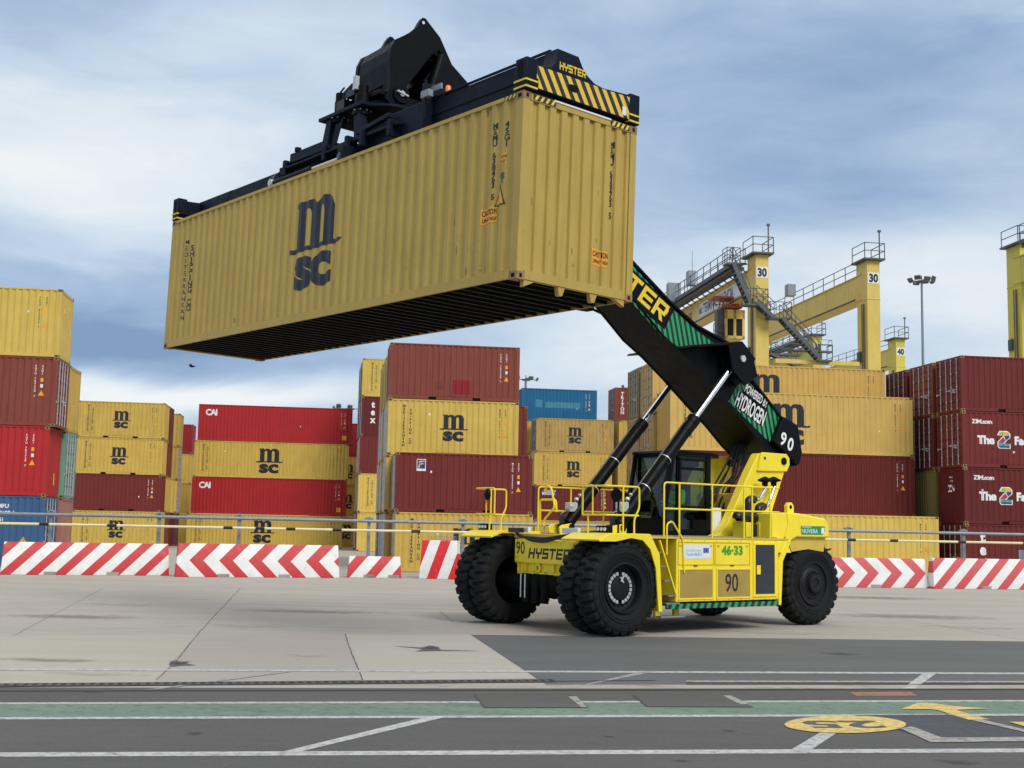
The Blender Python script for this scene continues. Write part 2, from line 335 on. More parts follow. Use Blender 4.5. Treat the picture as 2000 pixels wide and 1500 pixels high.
class Art:
    """2-D artwork: polygons in (x, z)"""
    def __init__(s): s.v = []; s.f = []
    def poly(s, pts):
        o = len(s.v); s.v += [tuple(p) for p in pts]
        if len(pts) <= 4: s.f.append(tuple(range(o, o+len(pts))))
        else:
            from mathutils.geometry import tessellate_polygon
            for t_ in tessellate_polygon([[Vector((p[0], p[1], 0)) for p in pts]]): s.f.append(tuple(i+o for i in t_))
        return s
    def rect(s, x0, z0, x1, z1): return s.poly([(x0, z0), (x1, z0), (x1, z1), (x0, z1)])
    def text(s, txt, x, z, h, bold=0.0, wide=1.0, align='l', shear=0, space=1.0):
        vs, fs, wd = glyphs(txt, bold, shear, space); dx = {'l': 0, 'c': -wd/2, 'r': -wd}[align]
        o = len(s.v); s.v += [(x+(a+dx)*h*wide, z+b*h) for a, b in vs]; s.f += [tuple(i+o for i in f) for f in fs]; return s
    def column(s, txt, x, ztop, h, pitch, bold=0.0, wide=1.0):
        for i, ch in enumerate(txt):
            if ch != ' ': s.text(ch, x, ztop-h-i*pitch, h, bold, wide, 'c')
        return s
    def msc(s, x, z, h):
        """black 'm' over 'sc' emblem, x centre, z base of the m, h height of the m"""
        P = [(-.73, .0), (-.73, .86), (-.78, .90), (-.78, .98), (-.42, 1.0), (-.42, .90), (-.32, .97), (-.16, 1.0), (-.03, .97), (.06, .87), (.18, .97), (.36, 1.0), (.54, .98), (.68, .88), (.74, .72),
             (.74, .0), (.38, .0), (.38, .70), (.34, .79), (.27, .82), (.20, .79), (.18, .70), (.18, .0), (-.18, .0), (-.18, .70), (-.21, .79), (-.28, .82), (-.35, .79), (-.38, .70), (-.38, .0)]
        s.poly([(x+p*h, z+q*h-.002) for p, q in [(-1.02, -.03), (-.92, .0), (-.85, -.02), (-.73, .0), (-.38, .0), (-.18, .0), (.18, .0), (.38, .0), (.74, .0), (.86, -.03), (.96, .0), (1.06, -.01), (1.0, -.09), (.86, -.11), (.4, -.09), (0, -.105), (-.4, -.09), (-.86, -.12), (-1.0, -.09)]])
        s.poly([(x+p*h, z+q*h) for p, q in P])
        vs, fs, wd = glyphs('sc', .048); zz_ = [v[1] for v in vs]; z0_, z1_ = min(zz_), max(zz_); o = len(s.v)
        s.v += [(x-.02*h+(a/wd-.5)*1.5*h, z-.20*h-.74*h*(z1_-b)/(z1_-z0_)) for a, b in vs]; s.f += [tuple(i_+o for i_ in f) for f in fs]
        return s
    def scaled(s, sx, sz, ox, oz): s.v = [(a*sx+ox, b*sz+oz) for a, b in s.v]; return s
def art_mesh(name, art, mat, fn=None, cuts=None):
    """artwork laid on a surface. fn(x,z)->3-D point. cuts: x positions where the surface bends"""
    bm = bmesh.new(); vs = [bm.verts.new((x, 0, z)) for x, z in art.v]
    for f in art.f:
        try: bm.faces.new([vs[i] for i in f])
        except ValueError: pass
    if any(len(f.verts) > 4 for f in bm.faces): bmesh.ops.triangulate(bm, faces=[f for f in bm.faces if len(f.verts) > 4])
    if cuts:
        x0 = min(v.co.x for v in bm.verts); x1 = max(v.co.x for v in bm.verts)
        for c in cuts:
            if x0 < c < x1: bmesh.ops.bisect_plane(bm, geom=bm.verts[:]+bm.edges[:]+bm.faces[:], plane_co=(c, 0, 0), plane_no=(1, 0, 0))
    if fn:
        for v in bm.verts: v.co = Vector(fn(v.co.x, v.co.z))
    me = bpy.data.meshes.new(name); bm.to_mesh(me); bm.free()
    me.materials.append(MATS[mat] if isinstance(mat, str) else mat); return me
def plane_fn(o, ex, ez):
    o, ex, ez = Vector(o), Vector(ex).normalized(), Vector(ez).normalized()
    return lambda x, z: o+ex*x+ez*z
# ------------------------------------------------------------------ shipping containers
W = 2.438
def corr(a, b, per, flat, slope, depth):
    n = max(1, round((b-a)/per)); p = (b-a)/n; k = p/per; pts = [(a, 0)]
    for i in range(n):
        x = a+i*p; pts += [(x+flat*k/2, 0), (x+(flat/2+slope)*k, depth), (x+p-(flat/2+slope)*k, depth), (x+p-flat*k/2, 0)]
    return pts+[(b, 0)]
def cdepth(pts):
    def f(x):
        if x <= pts[0][0] or x >= pts[-1][0]: return 0
        for (a, p), (b, q) in zip(pts, pts[1:]):
            if a <= x <= b: return p+(q-p)*(x-a)/max(1e-6, b-a)
        return 0
    return f
def sidec(L_): return corr(.17, L_-.17, .278, .084, .062, .036)
ENDC = corr(.15, W-.15, .237, .115, .018, .042)
YO = .016                                               # how far the sheet sits behind the rails
def m_side(L_, H_, back=False):
    mb = MB(); y = (lambda d: W-YO-d) if back else (lambda d: YO+d)
    pts = sidec(L_)
    for (a, p), (b, q) in zip(pts, pts[1:]): mb.quad((a, y(p), .15), (b, y(q), .15), (b, y(q), H_-.055), (a, y(p), H_-.055))
    return mb.mesh('side_wall', 'ochre', smooth=0)
def m_frame(L_, H_, pockets):
    mb = MB()
    for x in (0, L_):
        s = 1 if x == 0 else -1
        for y in (0, W):
            t = 1 if y == 0 else -1
            mb.box(x+s*.004, x+s*.165, y+t*.004, y+t*.14, .118, H_-.118)
            mb.cur = 1
            for z in (0, H_-.118): mb.box(x, x+s*.178, y, y+t*.162, z, z+.118)       # corner castings
            mb.cur = 0
    mb.cur = 2
    for x, s in ((0, -1), (L_, 1)):
        for y, t in ((0, -1), (W, 1)):
            for z in (.058, H_-.060):
                cx = x-s*.089; mb.box(cx-.04, cx+.04, y+t*.0015, y-t*.02, z-.03, z+.03); mb.box(x+s*.0015, x-s*.02, y-t*.055, y-t*.105, z-.03, z+.03)
    mb.cur = 0
    for y, t in ((0, 1), (W, -1)):
        mb.box(.178, L_-.178, y+t*.006, y+t*.07, H_-.066, H_-.006)
        segs = [(.178, L_-.178)]
        if pockets:
            c = L_/2; segs = [(.178, c-1.205), (c-.845, c+.845), (c+1.205, L_-.178)]
        for a, b in segs: mb.box(a, b, y+t*.006, y+t*.05, .018, .165)
        if pockets: mb.box(L_/2-1.205, L_/2+1.205, y+t*.006, y+t*.05, .14, .165)
    for x, s in ((0, 1), (L_, -1)):
        mb.box(x+s*.006, x+s*.10, .162, W-.162, H_-.12, H_-.008); mb.box(x+s*.006, x+s*.10, .162, W-.162, .012, .15)
    return mb.mesh('frame', ['ochre', 'casting steel', 'dark matt'], smooth=0)
def m_end(L_, H_, right):
    mb = MB()
    for (a, p), (b, q) in zip(ENDC, ENDC[1:]):
        if right: mb.quad((L_-YO-p, a, .14), (L_-YO-q, b, .14), (L_-YO-q, b, H_-.11), (L_-YO-p, a, H_-.11))
        else: mb.quad((YO+q, b, .14), (YO+p, a, .14), (YO+p, a, H_-.11), (YO+q, b, H_-.11))
    return mb.mesh('end_wall', 'ochre', smooth=0)
def _side(mb, L_, right):
    if right: mb.v = [(L_-x, W-y, z) for x, y, z in mb.v]
    return mb
def m_door(L_, H_, right, leaf):
    mb = MB(); y0, y1 = (.15, W/2-.006) if leaf == 0 else (W/2+.006, W-.15); z0, z1 = .15, H_-.12
    mb.box(.03, .07, y0, y0+.07, z0, z1); mb.box(.03, .07, y1-.07, y1, z0, z1); mb.box(.03, .07, y0+.07, y1-.07, z0, z0+.09); mb.box(.03, .07, y0+.07, y1-.07, z1-.09, z1)
    pts = corr(z0+.09, z1-.09, (z1-z0-.18)/5, (z1-z0-.18)/5*.62, .03, .034)
    for (a, p), (b, q) in zip(pts, pts[1:]): mb.quad((.038+p, y1-.07, a), (.038+p, y0+.07, a), (.038+q, y0+.07, b), (.038+q, y1-.07, b))
    yh = y0 if leaf == 0 else y1
    for i in range(4):
        z = z0+.18+i*(z1-z0-.36)/3; mb.box(.012, .03, yh-.02, yh+.02, z-.05, z+.05); mb.box(.014, .03, yh+(.02 if leaf == 0 else -.02), yh+(.16 if leaf == 0 else -.16), z-.02, z+.02)
    return _side(mb, L_, right).mesh('door', 'ochre', smooth=0)
def m_bar(L_, H_, right, leaf, k):
    y0, y1 = (.15, W/2-.006) if leaf == 0 else (W/2+.006, W-.15); y = y0+(y1-y0)*(.27 if k == 0 else .78)
    if leaf: y = y0+(y1-y0)*(.22 if k == 0 else .73)
    mb = MB(); mb.cyl((.008, y, .12), (.008, y, H_-.09), .021, n=8)
    for z in (.155, H_*.2, H_*.45, H_*.7, H_-.125): mb.box(-.004, .03, y-.045, y+.045, z-.035, z+.035)
    zh = H_*.40 if k == 0 else H_*.36; d = 1 if (leaf == 0) == (k == 0) else -1
    mb.box(-.012, .004, y, y+d*.36, zh-.016, zh+.016); mb.box(-.008, .026, y+d*.28, y+d*.40, zh-.05, zh+.04)
    return _side(mb, L_, right).mesh('locking_bar', 'bar steel')
def m_roof(L_, H_):
    mb = MB(); pts = corr(.1, L_-.1, .21, .09, .03, .02)
    for (a, p), (b, q) in zip(pts, pts[1:]): mb.quad((a, .07, H_-.012-p), (b, .07, H_-.012-q), (b, W-.07, H_-.012-q), (a, W-.07, H_-.012-p))
    return mb.mesh('roof', 'ochre', smooth=0)
def m_floor(L_, H_, detail=False):
    mb = MB(); mb.box(.1, L_-.1, .05, W-.05, .135, .149)
    n = int(L_/.3)
    for i in range(n+1 if detail else 0):
        x = .25+(L_-.5)*i/n; mb.box(x-.003, x+.003, .05, W-.05, .02, .135); mb.box(x-.025, x+.025, .05, W-.05, .016, .021)
    if not detail: mb.box(.3, L_-.3, .10, W-.10, .03, .135)
    return mb.mesh('floor', 'underside black', smooth=0)
_mc = {}
def cached(k, fn):
    if k not in _mc: _mc[k] = fn()
    return _mc[k]
rnd = random.Random(5)
def number(): return rnd.choice(['MSCU', 'TRLU', 'MEDU', 'TCLU', 'FCIU'])+' '+''.join(rnd.choice('0123456789') for _ in range(6))+' '+rnd.choice('0123456789')
def ids(L_, H_, mat, seed, small=True):
    r = random.Random(seed); num = ''.join(r.choice('TMCFGX') for _ in range(3))+'U '+''.join(r.choice('0123456789') for _ in range(6))+' '+r.choice('0123456789')
    a = Art(); x = L_-.62; h = .078
    a.column(num, x-.27, H_-.34, h, .105, .02); a.column('22G1' if L_ < 7 else '45G1', x, H_-.34, h, .105, .02)
    if mat == 'white lettering': a.rect(x-.05, H_-1.28, x+.05, H_-1.14)
    out = [('lettering', a, mat)]
    s = Art(); s.rect(x-.055, H_-1.04, x+.055, H_-.88); out.append(('code_sticker', s, 'orange sticker')); s = Art(); s.poly([(x-.12, H_-1.62), (x+.12, H_-1.62), (x, H_-1.40)]); out.append(('warning_sticker', s, 'orange sticker'))
    return out
def names_col(L_, H_):
    a = Art(); k = H_/2.591; a.column('MEDITERRANEAN', .74, H_-.27*k, .112*k, .150*k, .035); a.column('SHIPPING CO', 1.04, H_-.45*k, .112*k, .150*k, .035); return a
def art_for(kind, L_, H_):
    a = Art(); out = []
    if kind == 'msc':
        a.msc(L_/2+(.0 if L_ < 7 else -.2), H_*(.50 if L_ < 7 else .47), (.64 if L_ < 7 else .92)*H_/2.6)
        out = [('logo', a, 'logo black'), ('lettering', names_col(L_, H_), 'black lettering')]; i = ids(L_, H_, 'black lettering', 3); i[0] = ('container_number',)+i[0][1:]; out += i
    elif kind == 'plain': out = ids(L_, H_, 'white lettering', 11)
    elif kind == 'blackid': out = ids(L_, H_, 'black lettering', 12)
    elif kind == 'cai':
        a.text('CAI', .55, H_-.86, .46, .045, .95, space=.86); out = [('logo', a, 'white lettering')]+ids(L_, H_, 'white lettering', 14)
        s = Art(); s.rect(L_-.78, .32, L_-.45, .68); out.append(('weight_sticker', s, 'orange sticker'))
    elif kind == 'zim':
        a.text('ZIM.com', .48, H_-.55, .19, .035, 1.1, space=.9); out = [('web_address', a, 'white lettering'), ('slogan_word', Art().text('The', .74, H_-1.48, .36, .055, 1.0), 'white lettering'), ('slogan_word', Art().text('Factor', 2.58, H_-1.48, .36, .055, 1.0), 'white lettering')]
        zz = [(0, .80), (.16, 1), (.80, 1), (.98, .84), (.98, .62), (.50, .28), (.98, .28), (.98, 0), (.10, 0), (0, .12), (0, .38), (.48, .74), (0, .74)]
        o = Art(); x0, z0, s_ = 1.76, H_-1.66, .76
        o.poly([(x0-.03+p*(s_*.78+.06), z0-.03+q*(s_+.06)) for p, q in zz]); out.append(('logo', o, 'white lettering'))
        def P(p, q): return (x0+p*s_*.78, z0+q*s_)
        for nm, col, pl in (('z green', (.22, .50, .16), [(.02, .78), (.16, .98), (.40, .98), (.40, .78)]), ('z amber', (.75, .45, .06), [(.40, .78), (.40, .98), (.80, .98), (.95, .84), (.95, .78)]),
                            ('z indigo', (.05, .05, .22), [(.50, .76), (.95, .76), (.95, .64), (.66, .43)]), ('z crimson', (.45, .05, .10), [(.02, .30), (.40, .30), (.62, .42), (.46, .66), (.02, .36)]), ('z teal', (.03, .35, .33), [(.50, .28), (.02, .28), (.02, .14), (.95, .14), (.95, .26)]), ('z navy', (.03, .03, .14), [(.02, .12), (.12, .02), (.95, .02), (.95, .12)])):
            if nm not in MATS: pmat(nm, col, .5)
            o = Art(); o.poly([P(*q) for q in pl]); out.append(('logo_patch', o, nm))
    elif kind == 'florens':
        a.rect(.92, H_-.80, 1.32, H_-.28); out = [('badge_border', a, 'white lettering')]
        if 'badge blue' not in MATS: pmat('badge blue', (.03, .04, .22), .5)
        b = Art(); b.rect(.95, H_-.70, 1.29, H_-.31); out.append(('badge', b, 'badge blue'))
        c = Art(); c.poly([(.99, H_-.44), (1.04, H_-.37), (1.25, H_-.34), (1.26, H_-.39), (1.06, H_-.43)]); c.poly([(1.0, H_-.55), (1.05, H_-.48), (1.22, H_-.45), (1.22, H_-.50), (1.07, H_-.53)]); c.poly([(1.0, H_-.69), (1.04, H_-.69), (1.07, H_-.55), (1.0, H_-.57)])
        out += [('badge_letter', c, 'yellow lettering')]+ids(L_, H_, 'white lettering', 15)
    elif kind == 'tex': 
        for i, ch in enumerate('tex'): a.text(ch, .86, H_-.80-i*.58, .46, .055, .9, 'c')
        out = [('lettering', a, 'white lettering')]
    elif kind == 'triton':
        a.column('TRITON', .62, H_-.35, .25, .305, .05, 1.05); out = [('lettering', a, 'white lettering')]
    elif kind == 'beacon':
        b = Art(); b.rect(.5, H_-.72, 1.65, H_-.27); out = [('badge', b, 'eu blue')]
        a.text('BEACON', .56, H_-.66, .2, .04, .82); c = Art(); c.rect(.75, H_-.43, 1.6, H_-.38); c.rect(.62, H_-.35, 1.6, H_-.31)
        out += [('badge_lettering', a, 'white lettering'), ('badge_stripe', c, 'yellow lettering')]+ids(L_, H_, 'white lettering', 16)
    elif kind == 'faded':
        a.rect(1.1, H_*.42, 1.65, H_*.66); a.rect(1.9, H_*.42, 4.7, H_*.60); out = [('faded_patch', a, 'faded blue')]+ids(L_, H_, 'white lettering', 17)
    elif kind == 'names': out = [('lettering', names_col(L_, H_), 'black lettering')]
    elif kind == 'blueid':
        a.text('AMFU', L_-2.05, H_-.50, .16, .03); a.text('850188 1', L_-2.05, H_-.78, .16, .03); a.text('22G1', L_-2.05, H_-1.04, .14, .03); out = [('lettering', a, 'white lettering')]
        s = Art(); s.poly([(L_-.95, .98), (L_-.65, .98), (L_-.80, 1.25)]); out.append(('warning_sticker', s, 'orange sticker'))
    return out
def lay_front(L_, art, mat, name, lift=.004):
    pts = sidec(L_); d = cdepth(pts)
    return art_mesh(name, art, mat, lambda x, z: (x, YO+d(x)-lift, z), [p[0] for p in pts])
def lay_end(L_, art, mat, name, right, lift=.004):
    """x of the art runs left to right as seen from outside that end"""
    d = cdepth(ENDC); cuts = [p[0] for p in ENDC]
    if right: return art_mesh(name, art, mat, lambda x, z: (L_-YO-d(x)+lift, x, z), cuts)
    return art_mesh(name, art, mat, lambda x, z: (YO+d(W-x)-lift, W-x, z), [W-c for c in cuts])
def container(M_, L_, H_, col, kind, left, right, label, group=None, endart=None, detail=False, extra=None):
    r = root('shipping_container', M_, label, 'shipping container', group); m = CONT[col] if col not in VARI else rnd.choice(VARI[col]); k = (L_, H_)
    ob('frame', cached(('f', k), lambda: m_frame(L_, H_, L_ < 7)), r, m)
    ob('side_wall', cached(('s', k), lambda: m_side(L_, H_)), r, m)
    ob('side_wall', cached(('b', k), lambda: m_side(L_, H_, True)), r, m)
    ob('roof', cached(('r', k), lambda: m_roof(L_, H_)), r, m)
    ob('floor', cached(('fl', k, detail), lambda: m_floor(L_, H_, detail)), r)
    for side, kd in ((False, left), (True, right)):
        if kd == 'wall': ob('end_wall', cached(('e', k, side), lambda: m_end(L_, H_, side)), r, m)
        else:
            dm = CONT[kd] if kd in CONT else m
            for lf in (0, 1):
                d = ob('door', cached(('d', k, side, lf), lambda: m_door(L_, H_, side, lf)), r, dm)
                for q in (0, 1): ob('locking_bar', cached(('lb', k, side, lf, q), lambda: m_bar(L_, H_, side, lf, q)), d)
    if not detail and rnd.random() < .45:
        a = Art(); n_ = rnd.choice((1, 1, 2))
        for q in range(n_):
            x = rnd.uniform(.5, L_-1.6); z = rnd.choice((.2, .2, rnd.uniform(.3, H_-1.0))); a.rect(x, z, x+rnd.choice((.28, .56, .84)), z+rnd.uniform(.25, .7)); 
            ob('repair_patch', lay_front(L_, a, rnd.choice(VARI[col]), 'repair_patch', .002), r); a = Art()
    if not detail and rnd.random() < .5:
        a = Art(); x = rnd.uniform(.3, L_-.4); z = rnd.uniform(.4, H_-.6); a.poly([(x, z), (x+.07, z+.02), (x+.06, z+.11), (x-.01, z+.09)]); ob('paper_label', lay_front(L_, a, 'white lettering', 'paper_label', .003), r)
    if kind:
        def mk():
            return [(n, lay_front(L_, a, mt, n, .004+.002*i)) for i, (n, a, mt) in enumerate(art_for(kind, L_, H_)) if a.f]
        for n, me in cached(('art', kind, k), mk): ob(n, me, r)
    for (n, a, mt, side) in (endart or []): ob(n, lay_end(L_, a, mt, n, side), r)
    for (n, a, mt) in (extra or []): ob(n, lay_front(L_, a, mt, n, .008), r)
    return r
def yard(a, b, z): return MY @ Matrix.Translation((a, b, z))
C20, C40, ST, HC = 6.058, 12.192, 2.591, 2.896
def stack(a, b, L_, items, jit=.03, seed=0, anchor='l'):
    """items bottom first: (height, colour, kind, left end, right end, label[, shift, endart])"""
    z = 0; r = random.Random(seed+int(b*10)+int(a))
    for it in items:
        h, col, kind, le, ri, lab = it[:6]; dx = it[6] if len(it) > 6 else r.uniform(-jit, jit)
        if col: container(yard((a if anchor == 'l' else a-L_)+dx, b, z), L_, h, col, kind, le, ri, lab, it[8] if len(it) > 8 else 'containers stacked in the yard', endart=it[7] if len(it) > 7 else None)
        z += h+.004
# ------------------------------------------------------------------ the yard: every stack of containers
W_ = 'wall'; D = 'door'
def sticker_end(x, z0, z1, w=.14): s = Art(); s.rect(x-w/2, z0, x+w/2, z1); return s
# left stack, four high cubes
e_zn = Art().text('GRMU 1', .70, 2.10, .09, .02).text('45 JM', .86, 1.93, .09, .02).text('ZN', .75, 1.55, .30, .05)
stack(-14.26, -.9, C40, [
    (HC, 'navy blue', 'blueid', W_, 'navy blue', 'dull blue container at the bottom of the far left stack, behind the steel rail', -.14),
    (HC, 'bright red', 'plain', W_, W_, 'bright red container, third from the top of the far left stack', -.16, [('weight_sticker', sticker_end(1.5, .5, 1.0), 'orange sticker', True)]),
    (HC, 'rust brown', 'plain', W_, D, 'rust brown container with barred end doors, under the ochre one in the far left stack', .03),
    (HC, 'ochre pale', 'blackid', W_, W_, 'plain ochre container on top of the far left stack', .02, [('sticker', sticker_end(.8, 2.0, 2.2), 'yellow lettering', True)])], anchor='r')
ar = yb(137, 737, 1.75).x
stack(ar, 1.75, C40, [
    (HC, 'dusty pink', None, W_, W_, 'dusty pink container end showing low down behind the far left stack'),
    (HC, 'pale green', None, W_, D, 'pale green container end with barred doors behind the far left stack'),
    (HC, 'ochre', None, W_, W_, 'ochre container end just visible behind the far left stack, above the green doors', .0)], anchor='r')
# twenty-foot stack left of the two red forty-footers
am = yb(323, 789, 37.3).x
stack(am, 37.3, C20, [
    (ST, 'ochre', 'msc', W_, W_, 'ochre container with black lettering at the bottom of the short stack, behind the left rail', .08),
    (ST, 'maroon', 'plain', W_, W_, 'plain maroon container in the short stack under two ochre ones', 0),
    (ST, 'ochre', 'msc', W_, W_, 'ochre container with black m sc emblem directly on the plain maroon one, left background', 0),
    (ST, 'ochre', 'msc', W_, W_, 'ochre container with black m sc emblem on top of the short stack, left background', .03)], anchor='r')
stack(am+.05, 40.0, C20, [
    (ST, 'rust brown', None, W_, W_, 'rust brown container end at ground level behind the short left stack'),
    (ST, 'ochre', None, W_, W_, 'ochre container end, second up, behind the short left stack'),
    (ST, 'maroon', None, W_, W_, 'maroon container end, third up, behind the short left stack'),
    (ST, 'maroon', None, W_, W_, 'maroon container end, topmost, behind the short left stack')], anchor='r')
stack(yb(352, 820, 46).x, 46, C20, [
    (ST, 'maroon dark', None, W_, W_, 'dark maroon container end at ground level in the gap left of the red logo containers'),
    (ST, 'ochre pale', None, W_, 'deep red', 'ochre container, second up, with dark red end doors in the left gap'),
    (ST, 'ochre', None, W_, 'charcoal', 'ochre container with charcoal end doors in the left gap'),
    (ST, 'ochre', None, W_, W_, 'ochre container topmost in the narrow left gap stack')], anchor='r')
stack(yb(377, 842, 57).x, 57, C20, [
    (ST, 'ochre', None, W_, W_, 'ochre container low in the gap beside the red logo containers'),
    (ST, 'ochre', None, W_, W_, 'ochre container, second up, right beside the red logo containers, in the gap'),
    (ST, 'ochre', None, W_, W_, 'ochre container under the red one in the gap beside the red logo containers'),
    (ST, 'deep red', None, W_, W_, 'red container end topmost in the gap beside the red logo containers')], anchor='r')
# the two red forty-footers with white lettering
stack(-13.45, 46.9, C40, [
    (ST, 'ochre', 'msc', W_, W_, 'long ochre container on the ground below the lower red one with white letters', -.30),
    (HC, 'bright red', 'cai', W_, W_, 'lower long red container with white letters, between two ochre ones', -.06),
    (HC, 'ochre', 'msc', W_, W_, 'long ochre container with m sc emblem between the two red ones', .0),
    (HC, 'bright red', 'cai', W_, W_, 'upper long red container with white letters, top of its stack', .20)])
ax = yb(679, 900, 54).x-C20/2
stack(ax, 54, C20, [
    (ST, 'ochre', 'msc', W_, W_, 'ochre container at ground level in the dark gap right of the red logo containers'),
    (ST, 'ochre', 'msc', W_, W_, 'ochre container with half hidden emblem, second up in the gap right of the red ones'),
    (ST, 'ochre', 'msc', W_, W_, 'ochre container with half hidden emblem, third up in the gap right of the red ones'),
    (HC, 'deep red', None, W_, W_, 'plain dark red container topmost in the gap right of the red logo containers')])
# tall stack seen edge-on left of the middle stack
at = yb(709, 699, 39.5).x
stack(at, 39.5, C20, [
    (HC, 'ochre pale', None, W_, W_, 'ochre container at the foot of the five-high edge-on stack'),
    (HC, 'ochre pale', 'names', W_, W_, 'ochre container with vertical black lettering, second up in the five-high stack'),
    (HC, 'maroon', None, D, W_, 'plain maroon container in the middle of the five-high stack'),
    (HC, 'maroon', 'tex', D, W_, 'maroon container with white vertical letters in the five-high stack'),
    (HC, 'ochre pale', 'names', W_, W_, 'ochre container with vertical black lettering on top of the five-high stack')])
for i, (b_, c_) in enumerate(((42.3, 'rust brown'), (45.1, 'maroon'))):
    nm = ('first', 'second')[i]
    stack(at-.05, b_, C20, [(HC, c_, None, D, W_, f'{["rust brown","maroon"][i]} container sliver, {q}, in the {nm} row behind the five-high stack') for q in ('lowest', 'second up', 'middle', 'fourth up', 'topmost')])
# middle stack: front row two high, second row four high
stack(.0, -.30, C20, [
    (ST, 'ochre', 'msc', D, W_, 'ochre container with black emblem on the ground behind the tall red and white block', .06),
    (ST, 'maroon', 'florens', D, W_, 'maroon container with small blue badge, above the ground-level ochre one', .0)])
stack(-.30, 2.22, C20, [
    (ST, 'ochre rusty', None, D, W_, 'rusty ochre container hidden behind the ground-level emblem one'),
    (ST, 'ochre rusty', None, D, W_, 'rusty ochre container hidden behind the one with the blue badge'),
    (ST, 'ochre pale', 'msc', D, W_, 'clean ochre container with large m sc emblem above the blue-badged maroon one', .02),
    (ST, 'rust brown', 'plain', W_, W_, 'rust brown container with a darker square patch, top of the middle stack', .02)])
for i, (b_, cs) in enumerate(((4.95, ['charcoal', 'ochre rusty', 'ochre', 'ochre']), (7.7, ['navy blue', 'ochre', 'ochre rusty', 'ochre rusty']), (10.5, ['rust brown', 'ochre pale', 'ochre rusty', 'ochre rusty']))):
    nm = ('second', 'third', 'fourth')[i]
    stack(-.22-.03*i, b_, C20, [(ST, c_, None, D if j != 3 else W_, W_, f'{c_} container end, {q}, in the {nm} row back of the middle stack') for j, (c_, q) in enumerate(zip(cs, ('lowest', 'second up', 'third up', 'topmost')))])
ar = yb(1031, 778, 13.2).x
stack(ar, 13.2, C20, [
    (HC, 'maroon', 'plain', W_, W_, 'maroon container at ground level peeping out right of the middle stack'),
    (HC, 'maroon', 'plain', W_, W_, 'maroon container, second up, peeping out right of the middle stack'),
    (HC, 'rust brown', 'plain', W_, W_, 'rust brown container with white number, topmost of those peeping out right of the middle stack')], anchor='r')
# stack between the middle stack and the machine
a3 = yb(1048, 812, 39).x
stack(a3, 39, C20, [
    (ST, 'ochre', 'names', W_, W_, 'ochre container on the ground behind the machine hand rails'),
    (ST, 'maroon', 'beacon', W_, W_, 'maroon container with small blue lettered badge, behind the machine hand rails', .0),
    (ST, 'ochre', 'msc', W_, W_, 'clean ochre container with m sc emblem above the badge-lettered maroon one', -.1),
    (ST, 'ochre rusty', 'msc', 'maroon dark', W_, 'rust-stained ochre container with m sc emblem under the blue one', .0)])
stack(a3+6.45, 39, C20, [
    (ST, 'ochre', None, W_, W_, 'ochre container at ground level right of the badge-lettered one'),
    (ST, 'maroon', 'plain', W_, W_, 'maroon container right of the badge-lettered one'),
    (ST, 'ochre', 'names', W_, W_, 'ochre container with vertical lettering partly behind the rear lift cylinder'),
    (ST, 'ochre', None, W_, W_, 'plain ochre container under the one with white vertical letters')])
a5 = yb(1020, 760, 42).x
stack(a5, 42, C20, [(ST, 'ochre', None, W_, W_, f'ochre container hidden {q} behind the emblem stack') for q in ('lowest', 'second', 'third', 'fourth')]+[
    (ST, 'sea blue', 'faded', W_, W_, 'bright blue container with faded lettering on top of the rear row')])
a6 = yb(1201, 757, 42).x
stack(a6, 42, C20, [(ST, 'ochre', None, W_, W_, f'ochre container hidden {q} behind the right-hand rear stack') for q in ('lowest', 'second', 'third', 'fourth')]+[
    (HC, 'rust brown', 'triton', D, W_, 'rust red container with white vertical letters beside the blue one')])
# long stack behind the machine
stack(25.17, -.30, C40, [(HC, 'ochre pale', 'msc', W_, W_, 'long ochre container on the ground behind the machine, above the chevron barrier', .0)], anchor='r')
stack(25.25, 2.22, C40, [
    (HC, 'ochre', None, W_, W_, 'long ochre container hidden under the maroon one behind the machine'),
    (HC, 'maroon', 'plain', W_, W_, 'long maroon container behind the machine counterweight', .03),
    (HC, 'ochre orange', 'msc', W_, W_, 'long ochre container with m sc emblem beside the raised boom, resting on the maroon one', -.03)], anchor='r')
stack(25.05, 4.85, C40, [
    (ST, 'rust brown', None, D, W_, 'rust brown container hidden at the bottom beneath the gantry leg'),
    (ST, 'ochre rusty', None, D, W_, 'rusty ochre container, second up, second row behind the machine'),
    (ST, 'ochre rusty', None, D, W_, 'rusty ochre container, third up, second row behind the machine'),
    (ST, 'ochre orange', 'msc', D, W_, 'long orange-ochre container with half-hidden emblem below the gantry crane legs', .0)], anchor='r')
for i, b_ in enumerate((7.5,)):
    nm = ('third', 'fourth')[i]
    stack(25.0, b_, C40, [(ST, c_, None, D, W_, f'{c_} container with weathered doors, {q} of {nm} row behind machine') for c_, q in zip(('rust brown', 'ochre rusty', 'ochre rusty', 'olive'), ('lowest', 'second up', 'third up', 'topmost'))], anchor='r')
pt_ = Art(); pt_.rect(2.95, .30, 3.75, .95)
for o in [o for o in COL.objects if o.get('label', '').startswith('rust brown container with a darker square patch')]: ob('patch', lay_front(C20, pt_, CONT['deep red'], 'patch', .006), o)
